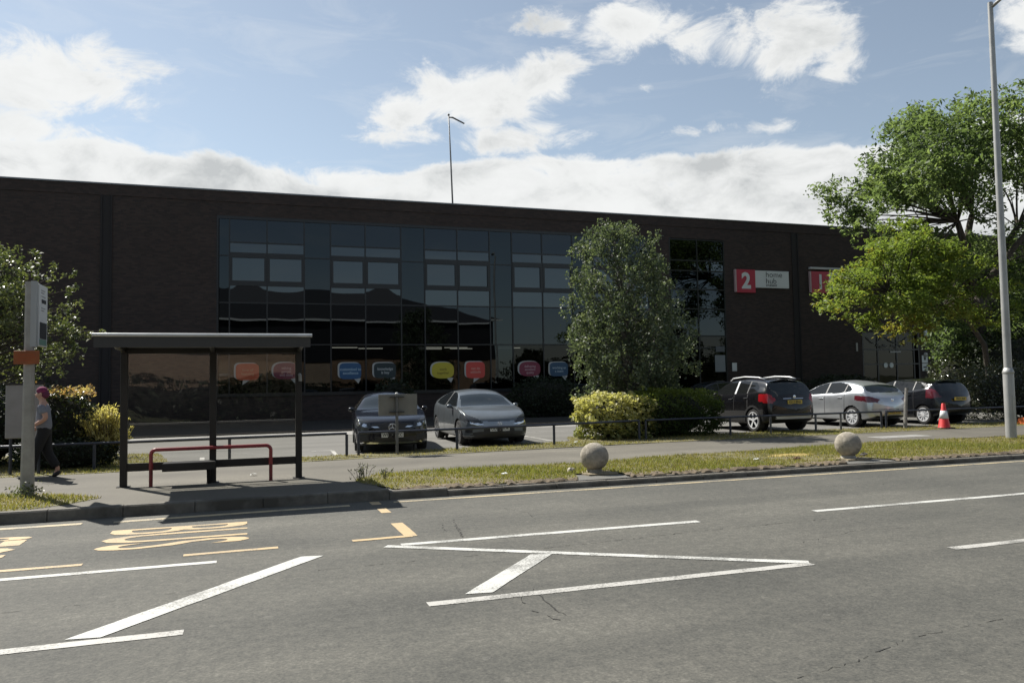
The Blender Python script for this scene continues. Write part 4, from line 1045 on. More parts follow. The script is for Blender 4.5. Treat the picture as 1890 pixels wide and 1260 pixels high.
MB().box(lx-.05,lx+.05,ly-.128,ly-.118,.6,1.2).build('access_door', M_lampc, lp, bevel=.004)

# ------------------------------------------------------------------ low tubular railings
M_rail = mat('blue_grey_rail_paint', (.040,.045,.060), .38, .3, var=(5,.3))
M_railw = mat('weathered_rail_post', (.10,.098,.095), .6, var=(6,.4))
def railing(label, pts, posts, h=.52, pale=()):
    a, b = pts[0], pts[-1]
    t = thing('low_railing', label, 'railing', (a[0],a[1],.12), 0, 'low tubular railings along the car park')
    MB().tube([(x,y,.12+h) for x, y in pts], .030, 10).build('top_rail', M_rail, t, smooth=True, auto=50)
    for i, x in enumerate(posts):
        for (p, q) in zip(pts, pts[1:]):
            if p[0]-.01 <= x <= q[0]+.01:
                y = p[1]+(q[1]-p[1])*(x-p[0])/(q[0]-p[0])
        MB().tube([(x,y,.05),(x,y,.12+h-.02)], .033, 10).build('post', M_railw if i in pale else M_rail, t, smooth=True, auto=50)
railing('low railing run ending beside the black saloon and passing behind the person', [(-9,17.85),(-2.9,18.05),(2.22,18.33)], (-8.2,-5.6,-2.9,-.3,2.22))
railing('low railing run in front of the two cars facing the road', [(2.50,18.42),(5,18.55),(7.6,18.9),(10.28,19.42)], (2.50,4.88,7.55,10.28))
railing('low railing run before the clipped hedge and the black SUV', [(10.5,19.45),(14,19.5),(18.85,19.62)], (10.5,13.25,14.65,16.3,17.25,18.85), pale=(2,3,4))
railing('low railing run behind the traffic cone and the lamp post', [(19.05,19.63),(24,19.72),(32,19.9)], (19.05,21.6,24.2,26.8,29.4,32))

# ------------------------------------------------------------------ stone balls
M_stone = mat('weathered_stone', (.30,.27,.22), .9, var=(7,.35), bmp=(24,1.), grime=(4,.49,(.17,.15,.115)))
M_conc = mat('pale_concrete', (.30,.285,.25), .9, var=(6,.25), bmp=(30,.4))
M_base = mat('soil_stained_concrete', (.23,.19,.125), .95, var=(7,.4), bmp=(30,.6))
def ball(label, x, y, r, collar):
    t = thing('stone_ball', label, 'bollard', (x,y,.11), 0, 'stone ball bollards on the verge')
    MB().ell((x,y,.145+r),(r,r,r*.97),40,24).build('ball', M_stone, t, smooth=True)
    MB().lathe([(.17,-.03),(.15,.02),(.11,.08),(.0,.08)],(x,y,.125),24).build('collar', M_conc if collar else M_stone, t, smooth=True, auto=40)
    m_ = MB(); m_.prism(jag([(x-.26,y-.30),(x+.30,y-.32),(x+.34,y+.20),(x-.24,y+.22)],.04,.12), .06, .129); m_.build('concrete_base', M_base, t)
    return t
ball('weathered stone ball on the verge in line with the hedge', 5.93, 12.92, .255, False)
ball('paler stone ball on a short concrete collar, nearer the lamp post', 11.45, 12.82, .255, True)
def rock(name, label, cat, c, r, m, seed):
    rr = random.Random(seed); m_ = MB(); m_.ell(c, r, 9, 6)
    m_.v = [(v[0]+rr.uniform(-.2,.2)*r[0], v[1]+rr.uniform(-.2,.2)*r[1], v[2]+rr.uniform(-.2,.2)*r[2]) for v in m_.v]
    return tag(m_.build(name, m), label, cat)
rock('stone_lump', 'pale broken concrete lump on the grass left of the first stone ball', 'stone', (5.52,13.05,.16), (.075,.06,.05), mat('pale_stone',(.42,.38,.31),.9,var=(12,.2)), 3)
rock('brick_lump', 'brown broken brick lump on the bare soil left of the second ball', 'stone', (10.35,13.0,.15), (.09,.06,.035), mat('brown_lump',(.14,.08,.045),.9,var=(12,.3)), 5)
rock('stone_lump', 'dark grey stone lump on the soil right of the second ball', 'stone', (12.05,13.05,.15), (.10,.06,.04), mat('grey_lump',(.10,.09,.085),.9,var=(12,.3)), 9)
M_sand = mat('ochre_sand', (.30,.225,.07), .95, var=(8,.4), bmp=(30,.8))
m_ = MB(); k = 22; pts = []
for i in range(k):
    a = 2*math.pi*i/k; q = 1+random.uniform(-.14,.14); pts.append((10.9+.62*q*math.cos(a), 13.85+.22*q*math.sin(a)))
m_.add([(10.85,13.85,.15)]+[(x,y,.12) for x, y in pts]+[(10.85+(x-10.9)*.55,13.85+(y-13.85)*.55,.145) for x, y in pts],
       [(0,1+k+i,1+k+(i+1)%k) for i in range(k)]+[(1+i,1+(i+1)%k,1+k+(i+1)%k,1+k+i) for i in range(k)])
tag(m_.build('sand_heap', M_sand, smooth=True), 'flat heap of yellow ochre sand spilled on the grass left of the second ball', 'sand')
struct(MB().box(15.9,17.6,16.5,17.1,.10,.121).build('pavement_slab', M_path))
for i, (x, y, lab) in enumerate(((4.33,13.25,'crumpled white paper scrap on the verge grass left of the first ball'),(2.56,17.7,'white litter scrap on the dry grass before the black saloon'),(.15,15.3,'white litter scrap on the pavement behind the shelter'),(8.3,19.2,'white flattened wrapper at the railing foot by the grey car'),(9.6,13.3,'white paper scrap on the grass well left of the second ball'))):
    rr = random.Random(i); g = [(x+.05*a+rr.uniform(-.02,.02), y+.035*b+rr.uniform(-.015,.015), .128+rr.uniform(0,.045)) for b in range(-1,2) for a in range(-1,2)]
    tag(MB().add(g,[(0,1,4,3),(1,2,5,4),(3,4,7,6),(4,5,8,7)]).build('litter', M_signwhite), lab, 'litter', 'litter scraps')

# ------------------------------------------------------------------ traffic cone, barrier foot, posts, boards
M_cred = mat('cone_red', (.56,.022,.020), .5, var=(8,.15)); M_cwhite = mat('cone_sleeve', (.62,.63,.62), .4)
cn = thing('traffic_cone', 'red traffic cone with one white reflective band by the railing', 'traffic cone', (20.3,18.62,.12))
cx, cy = 20.3, 18.62
MB().box(cx-.21,cx+.21,cy-.21,cy+.21,.115,.155).build('base', mat('cone_base',(.035,.02,.02),.7), cn, bevel=.015)
MB().lathe([(.185,.03),(.165,.06),(.128,.30),(.122,.31),(.086,.53),(.08,.54),(.052,.75),(.040,.765),(.03,.70)],(cx,cy,.12),28).build('cone_body', M_cred, cn, smooth=True, auto=50)
MB().lathe([(.131,.30),(.088,.545)],(cx,cy,.12),28).build('white_sleeve', M_cwhite, cn, smooth=True)
bf = thing('barrier_foot', 'orange plastic barrier foot on the grass right of the lamp post', 'barrier', (24.1,18.8,.12))
MB().prism([(23.72,.12),(24.6,.12),(24.55,.30),(24.40,.34),(23.95,.34),(23.76,.30)],18.65,18.95,'xz').build('foot', mat('barrier_orange',(.62,.13,.02),.5,var=(6,.15)), bf, bevel=.02)
MB().box(24.05,24.15,18.76,18.84,.33,.40).build('socket', M_plastic, bf)
wp = thing('marker_post', 'weathered pale timber post leaning slightly by the silver hatchback', 'post', (19.48,19.32,.12))
MB().tube([(19.48,19.32,.05),(19.53,19.32,.75),(19.60,19.32,1.36)], [.055,.05,.045], 8).build('shaft', mat('grey_timber',(.22,.21,.19),.85,var=(10,.35),bmp=(40,.4)), wp)
MB().box(19.57,19.64,19.28,19.36,1.30,1.37).build('cap', M_railw, wp)
sb = thing('blank_sign', 'back of a blank grey beige sign plate on a post before the black saloon', 'sign', (3.37,18.28,.12))
MB().box(2.95,3.86,18.31,18.325,1.02,1.51).build('plate', mat('sign_back',(.17,.165,.14),.6,var=(4,.12)), sb, bevel=.003)
MB().tube([(3.37,18.27,.05),(3.37,18.27,1.52)], .034, 12).build('post', mat('post_grey',(.12,.12,.115),.5,.3,var=(6,.25)), sb, smooth=True, auto=50)
MB().ell((3.37,18.27,1.525),(.042,.042,.03),12,8).build('post_cap', mat('cap_pale',(.5,.5,.48),.4), sb, smooth=True)
for z in (1.10,1.45): MB().box(3.20,3.54,18.232,18.31,z-.014,z+.014).build('clip', mat('clip_dark',(.03,.03,.028),.6), sb)
nb = thing('notice_board', 'plain grey back of a notice board standing behind the person', 'board', (-4.05,17.55,.12))
MB().box(-4.36,-3.72,17.52,17.58,.82,1.86).build('panel', mat('board_back',(.24,.23,.22),.55,var=(3,.12)), nb, bevel=.02)
for xp in (-4.28,-3.80): MB().tube([(xp,17.61,.05),(xp,17.61,1.9)], .03, 8).build('leg', M_rail, nb)
MB().box(-4.38,-3.70,17.50,17.60,1.86,1.89).build('top_trim', M_dark, nb)

# ------------------------------------------------------------------ vegetation
def leaves(name, P, size, m, parent, flat=.5, aspect=.5, jitter=.35, tint=None, down=0., dirs=None):
    """one crown mesh of folded, pointed leaves at points P (n,3)"""
    n = len(P); off = np.array(wloc(parent)) if parent is not None else np.zeros(3)
    nrm = rng.normal(size=(n,3)); nrm[:,2] = np.abs(nrm[:,2])+flat; nrm /= np.linalg.norm(nrm, axis=1)[:,None]
    a = rng.normal(size=(n,3)) if dirs is None else dirs+rng.normal(size=(n,3))*.35
    a[:,2] -= down; a -= (a*nrm).sum(1)[:,None]*nrm; a /= np.linalg.norm(a, axis=1)[:,None]+1e-9
    b = np.cross(nrm, a); s = size*(1+jitter*rng.uniform(-1,1,n))[:,None]
    up = nrm*s*.10
    base = P-a*s*.5; tip = P+a*s*.5-nrm*s*.08; l = P+b*s*aspect*.5+up; r = P-b*s*aspect*.5+up
    V = np.stack([base, l, tip, r], 1).reshape(-1,3)-off
    me = bpy.data.meshes.new(name); me.vertices.add(4*n); me.vertices.foreach_set('co', V.astype(np.float32).ravel())
    me.loops.add(4*n); me.loops.foreach_set('vertex_index', np.arange(4*n, dtype=np.int32))
    me.polygons.add(n); me.polygons.foreach_set('loop_start', np.arange(0, 4*n, 4, dtype=np.int32)); me.polygons.foreach_set('loop_total', np.full(n, 4, np.int32))
    me.update(calc_edges=True)
    t = rng.uniform(0,1,n) if tint is None else np.clip(tint+rng.normal(0,.12,n), 0, 1)
    at = me.attributes.new('tint', 'FLOAT', 'POINT'); at.data.foreach_set('value', np.repeat(t, 4).astype(np.float32))
    me.materials.append(m); o = bpy.data.objects.new(name, me); C.objects.link(o)
    if parent is not None: o.parent = parent
    return o
def clump_points(cl, dens, hang=0.):
    """cl: list (x,y,z,rx,rz); points bunched into twigs inside each ellipsoid"""
    out = []; tn = []
    for (x,y,z,rx,rz) in cl:
        n = max(8, int(dens*rx*rx*rz)); k = max(3, n//14)
        d = rng.normal(size=(k,3)); d /= np.linalg.norm(d, axis=1)[:,None]; rad = rng.uniform(.25,1.,k)**.6
        tw = np.array([x,y,z])+d*rad[:,None]*np.array([rx,rx,rz])
        base_t = rng.uniform(.25,.8)
        for q in tw:
            m_ = 14; e = rng.normal(size=(m_,3))*np.array([.13,.13,.08])*min(1.6, rx*1.15)
            e[:,2] -= hang*np.abs(rng.normal(size=m_))*.12
            out.append(q+e); tn.append(np.full(m_, base_t)+rng.normal()*.08)
    return np.concatenate(out), np.concatenate(tn)
def limb(mb, a, b, r0, r1, sag=.15, n=7, seed=0):
    rr = random.Random(seed); a = Vector(a); b = Vector(b); L_ = (b-a).length
    pts = []; rs = []
    w1 = Vector((rr.uniform(-1,1), rr.uniform(-1,1), rr.uniform(-.3,.3)))*L_*.07
    for i in range(n):
        t = i/(n-1); p = a.lerp(b, t)+w1*math.sin(math.pi*t)+Vector((0,0,L_*sag*math.sin(math.pi*t)))
        pts.append(p); rs.append(r0+(r1-r0)*t)
    mb.tube(pts, rs, 7, caps=False); return pts
M_bark = mat('grey_brown_bark', (.055,.045,.036), .95, var=(9,.4), bmp=(25,.8))
M_birchbark = mat('pale_birch_bark', (.09,.085,.075), .9, var=(7,.5), bmp=(20,.4))
LM_robinia = leafmat('robinia_leaf', [(.055,.080,.042),(.110,.155,.076),(.165,.220,.105),(.205,.255,.125)], .62, .55, .3)
LM_bright = leafmat('yellow_green_leaf', [(.080,.115,.032),(.145,.198,.052),(.20,.258,.066),(.26,.24,.05),(.27,.165,.045)], .58, .55, .3)
LM_birch = leafmat('birch_leaf', [(.048,.064,.044),(.092,.12,.078),(.145,.178,.115),(.21,.235,.165)], .42, .5, .28)
LM_left = leafmat('left_tree_leaf', [(.042,.058,.026),(.085,.108,.046),(.14,.158,.07),(.19,.198,.10)], .40, .42, .45)
LM_dark = leafmat('dark_shrub_leaf', [(.012,.020,.010),(.022,.034,.015),(.035,.05,.02)], .25, .5, .4)
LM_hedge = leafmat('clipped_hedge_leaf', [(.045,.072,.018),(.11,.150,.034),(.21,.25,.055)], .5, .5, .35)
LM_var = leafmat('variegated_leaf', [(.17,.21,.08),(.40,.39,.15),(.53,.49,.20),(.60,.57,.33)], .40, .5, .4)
LM_phot = leafmat('photinia_leaf', [(.018,.030,.010),(.035,.05,.015),(.06,.07,.02)], .3, .25, .8)
LM_tips = leafmat('orange_young_leaf', [(.36,.19,.09),(.47,.32,.15),(.52,.46,.26)], .45, .35, .5)
LM_gold = leafmat('golden_leaf', [(.52,.44,.16),(.66,.56,.24),(.74,.66,.34)], .5, .5, .3)
LM_laurel = leafmat('right_hedge_leaf', [(.016,.024,.010),(.035,.045,.018),(.06,.07,.03),(.09,.10,.05)], .25, .28, .8)

# tall tree on the right: wide domed crown, open underneath
def tall_tree():
    t = thing('tall_tree', 'tall spreading tree with feathery domed crown at the right edge', 'tree', (32.6,27.5,.1))
    mb = MB(); F = (32.2,27.4,5.4)
    mb.tube([(32.6,27.5,0),(32.5,27.5,1.5),(32.35,27.45,3.5),F], [.34,.29,.26,.24], 12)
    forks = []
    for i, (b, r) in enumerate((((30.3,26.6,8.6),.17),((32.6,27.8,9.3),.18),((35.2,27.6,8.8),.16),((31.4,29.2,8.6),.13),((33.6,25.6,8.4),.13))):
        limb(mb, F, b, .2, r*.75, .04, 8, i); forks.append(Vector(b))
    cl = []
    DX = 1.25
    outl = [(24.9,9.2,.8,.6),(25.4,10.2,1.1,.7),(25.1,11.4,1.1,.8),(26.2,12.3,1.3,.8),(27.2,13.2,1.3,.8),(28.5,14.0,1.4,.8),(29.8,14.3,1.4,.75),(31.1,14.6,1.5,.7),(32.6,14.4,1.5,.8),(34.2,14.5,1.5,.8),(35.8,14.0,1.5,.8),(37.2,13.0,1.4,.8),(38.3,11.8,1.3,.8),(39,10.4,1.2,.7),
            (26.8,11.2,1.3,.8),(28.2,12.4,1.5,.85),(29.8,12.9,1.5,.8),(31.4,13.2,1.5,.8),(33,13.1,1.5,.8),(34.8,12.8,1.5,.8),(27.0,9.9,1.1,.6),(28.6,10.9,1.3,.7),(25.4,9.9,1.2,.6),(26.2,10.4,1.2,.6),(25.0,10.6,1.0,.6),(26.9,11.0,1.2,.6),(25.9,11.4,1.1,.6),(27.6,10.5,1.1,.5),(24.6,9.7,.8,.5),(30.2,11.5,1.4,.7),(32,11.7,1.3,.7),(33.8,11.4,1.3,.7),(36,11.6,1.4,.8)]
    for x, z, rx, rz in outl:
        x += DX*(1 if x < 31 else .5); z -= .45
        for j in range(2):
            spread = 3.6*math.sqrt(max(.05, 1-((x-32)/7.8)**2)); y = 27+(-1 if j else 1)*rng.uniform(.15,1.)*spread
            cl.append((x+rng.normal()*.25, y, z+rng.normal()*.2-.08*abs(y-27), rx*rng.uniform(.8,1.05), rz))
    for x, z, rx in ((23.9,8.9,.5),(24.6,8.6,.55),(25.6,8.6,.7),(26.5,8.8,.6),(27.4,8.5,.75),(28.6,8.9,.6),(29.6,9.4,.8),(30.8,9.8,.8),(26.6,7.7,.6),(28.3,7.6,.5),(34,9.4,1.),(35.5,9.2,1.1),(37,9.6,1.2)):
        cl.append((x+1.6, 26.8+rng.normal()*.8, z-.55, rx, .40))
    for x, z in ((33.4,8.0),(34.8,7.6),(36.2,7.8),(33.2,6.4),(34.8,6.0),(36.4,5.8),(33.6,4.6),(35.4,4.2),(31.2,6.8),(30.6,5.6),(31.4,4.4),(37.6,6.8),(37.4,4.4),(30,4.2),(32.2,3.4),(34.2,3.0),(29.2,6.6),(29.0,5.4),(30.2,7.4),(31.8,5.4),(32.6,7.2),(33,5.4),(35.4,6.8),(36.8,5.2),(38.6,5.6),(38.4,7.6),(29.6,3.4),(31.2,3.2),(33,2.4),(35.6,3),(36.8,3.6),(28.2,6.4),(28.6,7.4),(27.8,5.4),(28.4,4.4),(29.6,8.0),(30.4,6.4),(31.6,7.8),(33.8,6.6),(35,8.4),(29.4,4.6),(30.6,3.6),(32.4,4.6),(34.4,5),(36,6.6),(37.8,5.6),(28.0,3.2),(29.6,2.4),(31.8,2.2)):
        if x < 30.1 and z < 5.6: continue      # the doors of unit 1 stay in view below the boughs
        cl.append((x, 27.8+rng.normal()*1.2, z, 1.15, .75))
    allp = forks
    for i, c in enumerate(cl):
        tgt = Vector(c[:3])-Vector((0,0,.2)); f = min(allp, key=lambda q: (q-tgt).length+(2 if q.z > tgt.z+1 else 0))
        if tgt.z < 8 and tgt.x > 29.8: f = Vector((32.4,27.45,max(2.,tgt.z-1.2)))
        limb(mb, f, tgt, .055 if (f-tgt).length > 3 else .035, .012, .05, 7, 40+i)
    mb.build('trunk', M_bark, t, smooth=True)
    P, T = clump_points(cl, 500, .8)
    leaves('crown', P, .22, LM_robinia, t, .6, .42, .4, T, .25)
    return t
tall_tree()
def bright_tree():
    t = thing('small_tree', 'smaller tree with layered yellow green sprays before the unit 1 wall', 'tree', (30.4,25.5,.1))
    mb = MB(); mb.tube([(30.4,25.5,0),(30.3,25.4,1.6),(29.9,25.2,3.0),(28.6,24.8,4.0),(26.8,24.4,4.5)], [.14,.12,.11,.09,.07], 10)
    forks = [Vector((26.8,24.4,4.5)), Vector((28.6,24.8,4.0))]
    for i, b in enumerate(((24.6,24,5.6),(25.4,24.2,6.4),(23.4,23.8,5.0))): limb(mb, forks[0], b, .06, .035, .05, 8, 90+i); forks.append(Vector(b))
    sp = [(24.4,7.6,.65),(25.0,7.2,.8),(23.4,7.0,.75),(24.2,6.7,.95),(25.6,6.6,.9),(22.6,6.6,.6),(22.0,6.2,.6),(23.2,6.1,.95),(24.6,6.0,1.),(25.8,5.8,.9),(21.4,5.5,.75),(22.4,5.4,1.),(23.8,5.3,1.05),(25.1,5.1,.95),(20.8,4.9,.65),(21.7,4.6,.85),(22.9,4.6,1.),(24.2,4.4,.95),(25.6,4.3,.85),(21.1,4.1,.45),(22.9,3.9,.7),(24.0,3.6,.65),(25.2,3.7,.7),(23.6,3.2,.4),(26.6,5.2,.8),(26.9,4.3,.7),(27.6,3.9,.7),(27.8,5.0,.7),(28.6,4.4,.6),(27.4,6.1,.7)]
    cl = []
    for x, z, r in sp:
        for j in range(2): cl.append((x+.25+rng.normal()*.12, 24+rng.uniform(-1.5,1.2), z+rng.normal()*.08, r*rng.uniform(.85,1.05), .26+.12*r))
    for i, c in enumerate(cl):
        tgt = Vector(c[:3])-Vector((0,0,.1)); f = min(forks, key=lambda q: (q-tgt).length)
        limb(mb, f, tgt, .028, .008, .06, 6, 140+i)
    mb.build('trunk', M_bark, t, smooth=True)
    P, T = clump_points(cl, 1500, .5)
    T = np.clip(T*.62+.08+.30*np.clip((5.0-P[:,2])/1.8, 0, 1)*(P[:,0] > 22.2)*rng.uniform(.2,1.3,len(P)), 0, 1)
    leaves('crown', P, .17, LM_bright, t, .9, .42, .4, T, .15)
    return t
bright_tree()
def birch():
    t = thing('birch_tree', 'upright birch with glinting grey green leaves rising behind the clipped hedge', 'tree', (11.5,21.9,.1))
    mb = MB(); mb.tube([(11.5,21.9,0),(11.45,21.9,1.6),(11.3,21.9,3.5),(11.05,21.9,5.2),(10.85,21.9,6.5)], [.10,.085,.065,.04,.012], 10)
    mb.tube([(11.5,21.9,.1),(11.85,21.8,1.6),(12.2,21.8,3.2)], [.06,.05,.02], 8)
    cl = []
    prof = [(6.5,10.85,.7),(6.3,10.8,.95),(5.8,10.9,1.4),(5.3,10.95,1.65),(4.8,11.05,1.8),(4.3,11.25,1.9),(3.8,11.42,2.0),(3.3,11.5,2.2),(2.8,11.5,2.25),(2.35,11.45,2.1),(1.95,11.4,1.95),(1.55,11.5,1.7),(1.3,11.7,1.4)]
    for z, cxx, r in prof:
        n = int(7+r*r*6.5)
        for k in range(n):
            a = rng.uniform(0, 2*math.pi); q = r*math.sqrt(rng.uniform(.05,1.))*(1.06 if rng.uniform() < .12 else .93)
            cl.append((cxx+q*math.cos(a), 21.9+q*.9*math.sin(a), z+rng.uniform(-.25,.25), rng.uniform(.22,.42), rng.uniform(.2,.38)))
    for i, c in enumerate(cl):
        z0 = max(.9, c[2]-.9*math.hypot(c[0]-11.2,c[1]-21.9)); ax = 11.5-.10*z0
        limb(mb, (ax,21.9,z0), (c[0],c[1],c[2]), .014, .004, .04, 5, 300+i)
    mb.build('trunk', M_birchbark, t, smooth=True)
    P, T = clump_points(cl, 3300, 1.2)
    leaves('crown', P, .092, LM_birch, t, .1, .62, .35, T*.8+rng.uniform(-.3,.3,len(P)), .5)
    return t
birch()
def left_tree():
    t = thing('leafy_tree', 'leafy tree with pale glinting foliage behind the bus stop pole at left', 'tree', (-6.6,22.2,.1))
    mb = MB(); mb.tube([(-6.6,22.2,0),(-6.5,22.2,1.4),(-6.3,22.2,3)], [.14,.12,.08], 10)
    cl = []
    for x, z, r in ((-5.9,5.0,.55),(-5.2,5.0,.45),(-6.6,5.2,.7),(-5.0,4.55,.5),(-5.6,4.5,.7),(-6.4,4.6,.8),(-7.2,4.8,.9),(-4.55,4.65,.35),(-5.0,4.0,.65),(-5.8,3.9,.8),(-6.6,3.9,.9),(-4.4,3.75,.45),(-4.05,3.95,.3),(-4.5,3.35,.55),(-5.2,3.3,.75),(-6,3.2,.85),(-3.85,3.45,.32),(-3.75,3.1,.28),(-4.2,2.95,.45),(-4.9,2.75,.65),(-5.7,2.6,.7),(-6.6,2.8,.9),(-3.95,2.65,.25),(-4.5,2.3,.4),(-5.3,2.1,.55),(-6.2,2.0,.7),(-7.4,3.2,1.),(-7.6,4.2,1.),(-7,2.2,.8),(-8.2,3.6,1.),(-8.4,2.4,1.)):
        for j in range(3): cl.append((x+rng.normal()*.14, 22.2+rng.uniform(-1.,1.)*1.3, z+rng.normal()*.12, r*rng.uniform(.7,1.), r*.62))
    for i, c in enumerate(cl): limb(mb, (-6.4,22.2,max(1.2,min(3,c[2]-.8))), c[:3], .03, .006, .06, 6, 600+i)
    mb.build('trunk', M_bark, t, smooth=True)
    P, T = clump_points(cl, 1500, .4)
    leaves('crown', P, .095, LM_left, t, .3, .55, .4, T, .2)
left_tree()

def shrub(name, label, cat, c, r, n, size, m, parts=None, sq=2.6, lumps=1., stems=True, tint=None, aspect=.55, core=True, group=None, flat=.3):
    """rounded-box bush: leaves on and just inside an uneven surface, dark core painted as inner shade"""
    t = thing(name, label, cat, (c[0],c[1],.1), 0, group)
    d = rng.normal(size=(n,3)); d /= np.linalg.norm(d, axis=1)[:,None]
    s = (np.abs(d[:,0])**sq+np.abs(d[:,1])**sq+np.abs(d[:,2])**sq)**(-1/sq)
    lump = 1+lumps*(.07*np.sin(d[:,0]*9+c[0])*np.sin(d[:,1]*8+1)+.06*np.sin(d[:,2]*11+d[:,0]*6)+.05*np.sin(d[:,0]*23+d[:,2]*19))
    rad = s*lump*(1-np.abs(rng.normal(size=n))*.10)
    P = np.array(c)+d*rad[:,None]*np.array(r); P = P[P[:,2] > .14]
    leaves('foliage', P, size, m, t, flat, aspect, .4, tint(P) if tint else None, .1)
    if stems:
        mb = MB()
        for k in range(26):
            a = rng.uniform(0,6.28); q = rng.uniform(.2,.85)
            limb(mb, (c[0]+.25*r[0]*math.cos(a)*q, c[1]+.25*r[1]*math.sin(a), .08), (c[0]+r[0]*.8*math.cos(a)*q*1.2, c[1]+r[1]*.8*math.sin(a)*q, c[2]+r[2]*rng.uniform(.0,.75)), .018, .006, .0, 5, 900+k)
        mb.build('stems', M_bark, t)
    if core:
        mb = MB(); mb.ell(c, (r[0]*.74, r[1]*.74, r[2]*.80), 18, 12); mb.build('shade_core', M_inner, t, smooth=True)
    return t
M_inner = mat('shaded_twigs', (.014,.015,.009), .95, var=(14,.6), bmp=(30,1.))  # shade inside the bushes put into a near-black colour
# hedge island in the car park
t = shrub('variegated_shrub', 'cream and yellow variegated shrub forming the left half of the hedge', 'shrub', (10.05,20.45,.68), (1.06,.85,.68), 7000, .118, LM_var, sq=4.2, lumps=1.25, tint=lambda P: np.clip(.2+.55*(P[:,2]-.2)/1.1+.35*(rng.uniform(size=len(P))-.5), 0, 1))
t = shrub('clipped_hedge', 'clipped dark green hedge forming the right half of the bush in the island', 'hedge', (11.85,20.5,.73), (1.52,.92,.74), 17000, .072, LM_hedge, sq=4.2, tint=lambda P: np.clip(.15+.75*((P[:,2]-.9)/.6), 0, 1))  # lit top painted in: leaf tint brightens with height
# left border
t = shrub('photinia_bush', 'dark green bush topped with orange young leaves behind the person', 'bush', (-3.75,19.1,.90), (.72,.55,.86), 4600, .075, LM_phot, sq=3.4)
n_ = 900; P = np.stack([-3.75+rng.uniform(-.7,.66,n_), 19.1+rng.uniform(-.52,.4,n_), 1.74+rng.normal(0,.05,n_)-.10*rng.uniform(size=n_)], 1)
leaves('young_tips', P, .075, LM_tips, t, .3, .5, .4)
def golden():
    t = thing('golden_shrub', 'feathery golden yellow shrub behind the left post of the shelter', 'shrub', (-2.78,18.75,.1))
    P = []; Dv = []; mb = MB()
    for k in range(240):
        a = rng.uniform(0,2*math.pi); tip = np.array([-2.84+.58*math.cos(a)*rng.uniform(.15,1), 18.75+.42*math.sin(a)*rng.uniform(.2,1), rng.uniform(.75,1.46)])
        tip[2] -= .35*abs(tip[0]+2.82)
        b = np.array([-2.8+.1*math.cos(a), 18.75+.1*math.sin(a), .25]); m_ = 26
        q = np.linspace(.25,1,m_)[:,None]; c = b+(tip-b)*q; c[:,2] += .10*np.sin(q[:,0]*math.pi)
        P.append(c+rng.normal(0,.022,(m_,3))); Dv.append(np.repeat((tip-b)[None], m_, 0)/np.linalg.norm(tip-b))
        mb.tube([b, b+(tip-b)*.5, tip], .004, 4, caps=False)
    mb.build('stems', M_bark, t)
    leaves('foliage', np.concatenate(P), .085, LM_gold, t, .1, .30, .4, None, 0, np.concatenate(Dv))
golden()
t = shrub('dark_shrub', 'dark green shrub at the left edge behind the notice board', 'bush', (-5.4,19.9,.95), (1.05,.9,.95), 5200, .08, LM_dark, sq=2.8)
t = shrub('dark_shrub', 'low dark shrub under the railing beneath the orange tipped bush', 'bush', (-3.5,18.55,.40), (1.0,.38,.36), 3200, .065, LM_dark, sq=2.6)
t = shrub('dark_shrub', 'dark shaded shrub before the office brickwork behind the left tree', 'bush', (-7.5,30.6,1.1), (2.2,1.,1.1), 4200, .10, LM_dark)
t = shrub('dark_shrub', 'wide dark bush in the bed below the maroon and dark blue window signs', 'bush', (13.1,33.6,1.0), (1.75,1.,.95), 7000, .10, LM_dark)
t = shrub('dark_shrub', 'small dark bush in the bed directly behind the blank sign plate', 'bush', (6.0,33.2,1.05), (.85,.7,.95), 3400, .09, LM_dark)
t = shrub('dark_shrub', 'low dark bush in the bed beneath the sign with the 2', 'bush', (29.6,33.4,.95), (2.4,1.,.9), 5200, .11, LM_dark)
t = shrub('laurel_hedge', 'tall glossy leaved hedge behind the lamp post at the right edge', 'hedge', (28.4,21.75,1.05), (4.1,1.3,1.12), 15000, .085, LM_laurel, sq=3.2)
t = shrub('dark_shrub', 'dark glossy bush between the charcoal hatchback and the tall hedge', 'bush', (31.2,27.4,1.4), (1.6,1.2,1.35), 6500, .10, LM_laurel)
t = shrub('dark_shrub', 'big dark bush under the tall tree at the right edge', 'bush', (33.5,26.0,1.9), (3.4,1.6,1.9), 10000, .12, LM_dark)
# across the road, for the mirror images only
t = shrub('dark_shrub', 'long dark hedge across the road mirrored low in the shelter glass', 'hedge', (2,-13,1.0), (13,1.1,1.15), 6000, .25, LM_dark, sq=4, stems=False)
shrub('dark_shrub', 'wide dark thicket across the road mirrored right of the opposite building', 'hedge', (54,-27,2.6), (21,1.6,2.9), 7000, .4, LM_dark, sq=3, stems=False)
for i, (x, y, z, r) in enumerate(((36,-24,3.3,2.6),(44,-22,4.6,3.2),(56,-22,5.4,4.0))):
    lab = ('round dark tree across the road mirrored right of the hipped roof', 'larger dark tree mirrored in the far right panes', 'largest dark tree mirrored in the entrance glazing')[i]
    tt = shrub('mirrored_tree', lab, 'tree', (x,y,z), (r,r,r*.95), 4500, .3, LM_dark, sq=2., stems=False)
    MB().tube([(x,y,0),(x,y,z)], .2, 8).build('trunk', M_bark, tt)

